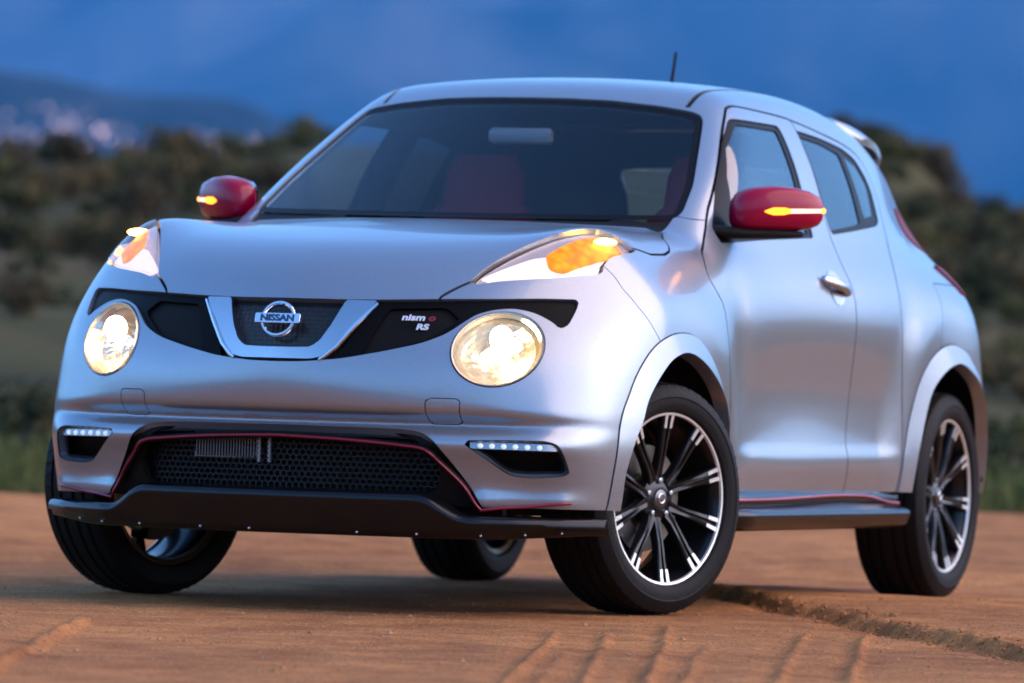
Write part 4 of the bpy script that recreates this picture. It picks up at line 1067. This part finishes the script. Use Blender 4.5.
# ---------------------------------------------------------------- scrub bushes
LEAF = [mat('leaf_olive', (.098, .092, .027), .8, spec=.2), mat('leaf_brown', (.13, .092, .036), .9, spec=.2), mat('leaf_dark', (.058, .060, .022), .8, spec=.2), mat('leaf_rust', (.085, .060, .026), .9, spec=.2)]
BARK = mat('bush_stem', (.06, .04, .028), .9)
def bush(seed, mt, n=900):
    r = np.random.default_rng(seed); V = []; F = []
    lob = [(r.normal(0, .34), r.normal(0, .34), r.uniform(.3, .85), r.uniform(.22, .42)) for _ in range(9)]
    for i in range(n):
        cx, cy_, cz, s = lob[r.integers(9)]; d = r.normal(0, 1, 3); d /= np.linalg.norm(d); p = np.array([cx, cy_, cz]) + d * s * r.uniform(.45, 1.08) ** .6
        if p[2] < .02: continue
        u = r.normal(0, 1, 3); u /= np.linalg.norm(u); w = np.cross(u, d); w /= np.linalg.norm(w) + 1e-9; a, b = r.uniform(.05, .10), r.uniform(.03, .055)
        k = len(V); V += [p - u * a, p + w * b, p + u * a, p - w * b]; F.append((k, k + 1, k + 2, k + 3))
    root = empty('scrub_bush')
    mesh_obj('foliage', V, F, mt, root, smooth=False)
    st = G()
    for cx, cy_, cz, s in lob[:6]: st.tube([(0, 0, -.15), (cx * .4, cy_ * .4, cz * .5), (cx, cy_, cz)], [.03, .02, .008], 5)
    st.obj('stems', BARK, root); return root
def copy_thing(o):
    c = o.copy(); COL.objects.link(c)
    for ch in list(o.children): k = ch.copy(); COL.objects.link(k); k.parent = c
    return c
protos = [bush(100 + i, LEAF[i % 4]) for i in range(8)]
used = set()
def put_bush(i, x, y, s, label, group, sq=1.0):
    b = protos[i] if i not in used else copy_thing(protos[i]); used.add(i)
    b.location = (x, y, float(terrain_z(np.array([x]), np.array([y]))[0]) - .05 * s); b.rotation_euler = (0, 0, from_rng.uniform(0, 6.28)); b.scale = (s, s, s * sq)
    tag(b, label, 'bush', group); return b
for k in range(290):
    px = from_rng.choice([from_rng.uniform(-40, 320), from_rng.uniform(830, 1064)]); r = 19 + 83 * from_rng.uniform(0, 1) ** .8
    az = VIEW + (512 - px) / 6591.3
    x, y = CAMP[0] + math.cos(az) * (r + 18.6), CAMP[1] + math.sin(az) * (r + 18.6)
    left = px < 500; i = int(from_rng.integers(8)); s = from_rng.uniform(.26, .62) * min(1, (r + 10) / 75) ** .5
    if not left and px < 900: s *= .7
    kind = ['olive green', 'dry brown', 'dark green', 'rusty brown'][i % 4]
    put_bush(i, x, y, s, f'{kind} scrub bush, out of focus on the hillside ' + ('left of the car' if left else 'right of the car'), 'scrub bushes on the ' + ('left hillside' if left else 'right hillside'), from_rng.uniform(.7, 1.1))
# a few more bushes on the rise facing the car's left side (they show in its paint)
for k in range(26):
    az = R(from_rng.uniform(60, 175)); r = from_rng.uniform(34, 80)
    put_bush(int(from_rng.integers(8)), r * math.cos(az), r * math.sin(az), from_rng.uniform(.5, 1.1), 'scrub bush on the rise beside the pad, mirrored in the car doors', 'bushes facing the car', from_rng.uniform(.8, 1.3))
# verge of short grass along the edge of the pad
gV, gF = [], []
for k in range(9000):
    px = from_rng.uniform(-60, 1084); az = VIEW + (512 - px) / 6591.3; rr = 18.6 + 14.9 + abs(from_rng.normal(0, 2.2)) + .6 * vnoise(np.array(px * .02), np.array(0.), 3)
    x, y = CAMP[0] + math.cos(az) * rr, CAMP[1] + math.sin(az) * rr
    z = max(float(terrain_z(np.array([x]), np.array([y]))[0]), -.05); h = from_rng.uniform(.05, .26) ; t = from_rng.uniform(0, 6.28); w = .012; le = from_rng.normal(0, .05, 2)
    b = len(gV); dx, dy = math.cos(t) * w, math.sin(t) * w
    gV += [(x - dx, y - dy, z), (x + dx, y + dy, z), (x + le[0], y + le[1], z + h)]; gF.append((b, b + 1, b + 2))
GRASS = mat('verge_grass', (.11, .115, .03), .8, spec=.2)
tag(mesh_obj('grass', gV, gF, GRASS, smooth=False), kind='stuff')
# grit and small stones on the near part of the pad
ng = 15000
pa = from_rng.uniform(-1.2, 5.25, ng) ; pb = from_rng.uniform(-1.7, 1.8, ng); px_, py_ = pa * ca - pb * sa, pa * sa + pb * ca
pz = ground_h(px_, py_); ps = from_rng.choice([.0020, .0030, .0045, .009], size=ng, p=[.62, .34, .036, .004])
octv = np.array([(1, 0, 0), (-1, 0, 0), (0, 1, 0), (0, -1, 0), (0, 0, .8), (0, 0, -.8)]); octf = np.array([(0, 2, 4), (2, 1, 4), (1, 3, 4), (3, 0, 4)])
spin = from_rng.uniform(0, 6.28, ng); st_ = from_rng.uniform(.7, 1.35, (ng, 3))
ov_ = octv[None] * ps[:, None, None] * st_[:, None, :]; cs_, sn_ = np.cos(spin)[:, None], np.sin(spin)[:, None]
gv_ = np.stack([ov_[..., 0] * cs_ - ov_[..., 1] * sn_ + px_[:, None], ov_[..., 0] * sn_ + ov_[..., 1] * cs_ + py_[:, None], ov_[..., 2] + pz[:, None] + ps[:, None] * .15], -1).reshape(-1, 3)
gf_ = (octf[None] + 6 * np.arange(ng)[:, None, None]).reshape(-1, 3)
GRIT = mat('grit', (.5, .24, .1), .9, spec=.2)
def grit_nodes():
    n, l, b = nodes(GRIT); t = n.new('ShaderNodeTexCoord'); q = n.new('ShaderNodeTexNoise'); q.inputs['Scale'].default_value = 120; l.new(t.outputs['Object'], q.inputs['Vector'])
    r = n.new('ShaderNodeValToRGB'); e = r.color_ramp.elements; e[0].position = .4; e[0].color = (.26, .11, .04, 1); e[1].position = .62; e[1].color = (.52, .27, .12, 1); l.new(q.outputs['Fac'], r.inputs[0]); l.new(r.outputs[0], b.inputs['Base Color'])
grit_nodes()
tag(mesh_obj('gravel', gv_, gf_, GRIT, smooth=False), kind='stuff')
# crumbled clods along the eroded edge
gv = G()
for k in range(380):
    a = from_rng.uniform(-3, 3.6); b = .93 + .151 * (a + 1.95) + from_rng.normal(.0, .05); sz = from_rng.choice([.004, .007, .012], p=[.6, .32, .08])
    x, y = a * ca - b * sa, a * sa + b * ca; z = float(ground_h(np.array([x]), np.array([y]))[0])
    n0 = len(gv.V); gv.sphere((x, y, z + sz * .3), (sz * from_rng.uniform(.7, 1.4), sz * from_rng.uniform(.7, 1.4), sz * .75), 6, 4)
    for q in range(n0, len(gv.V)): gv.V[q] = tuple(np.array(gv.V[q]) + from_rng.normal(0, sz * .14, 3))
tag(gv.obj('soil_clods', mat('clod_soil', (.40, .165, .06), .95, spec=.1), smooth=False), kind='stuff')
# ---------------------------------------------------------------- air
HAZE = bpy.data.materials.new('haze'); HAZE.use_nodes = True
hn = HAZE.node_tree.nodes; hn.remove(hn['Principled BSDF']); pv_ = hn.new('ShaderNodeVolumePrincipled'); pv_.inputs['Color'].default_value = (.055, .40, .90, 1); pv_.inputs['Density'].default_value = 6.2e-5; pv_.inputs['Anisotropy'].default_value = 0
HAZE.node_tree.links.new(pv_.outputs[0], hn['Material Output'].inputs['Volume'])
g_ = G(); g_.box((0, 0, 800), (60000, 60000, 2200)); tag(g_.obj('haze', HAZE, smooth=False), kind='stuff')
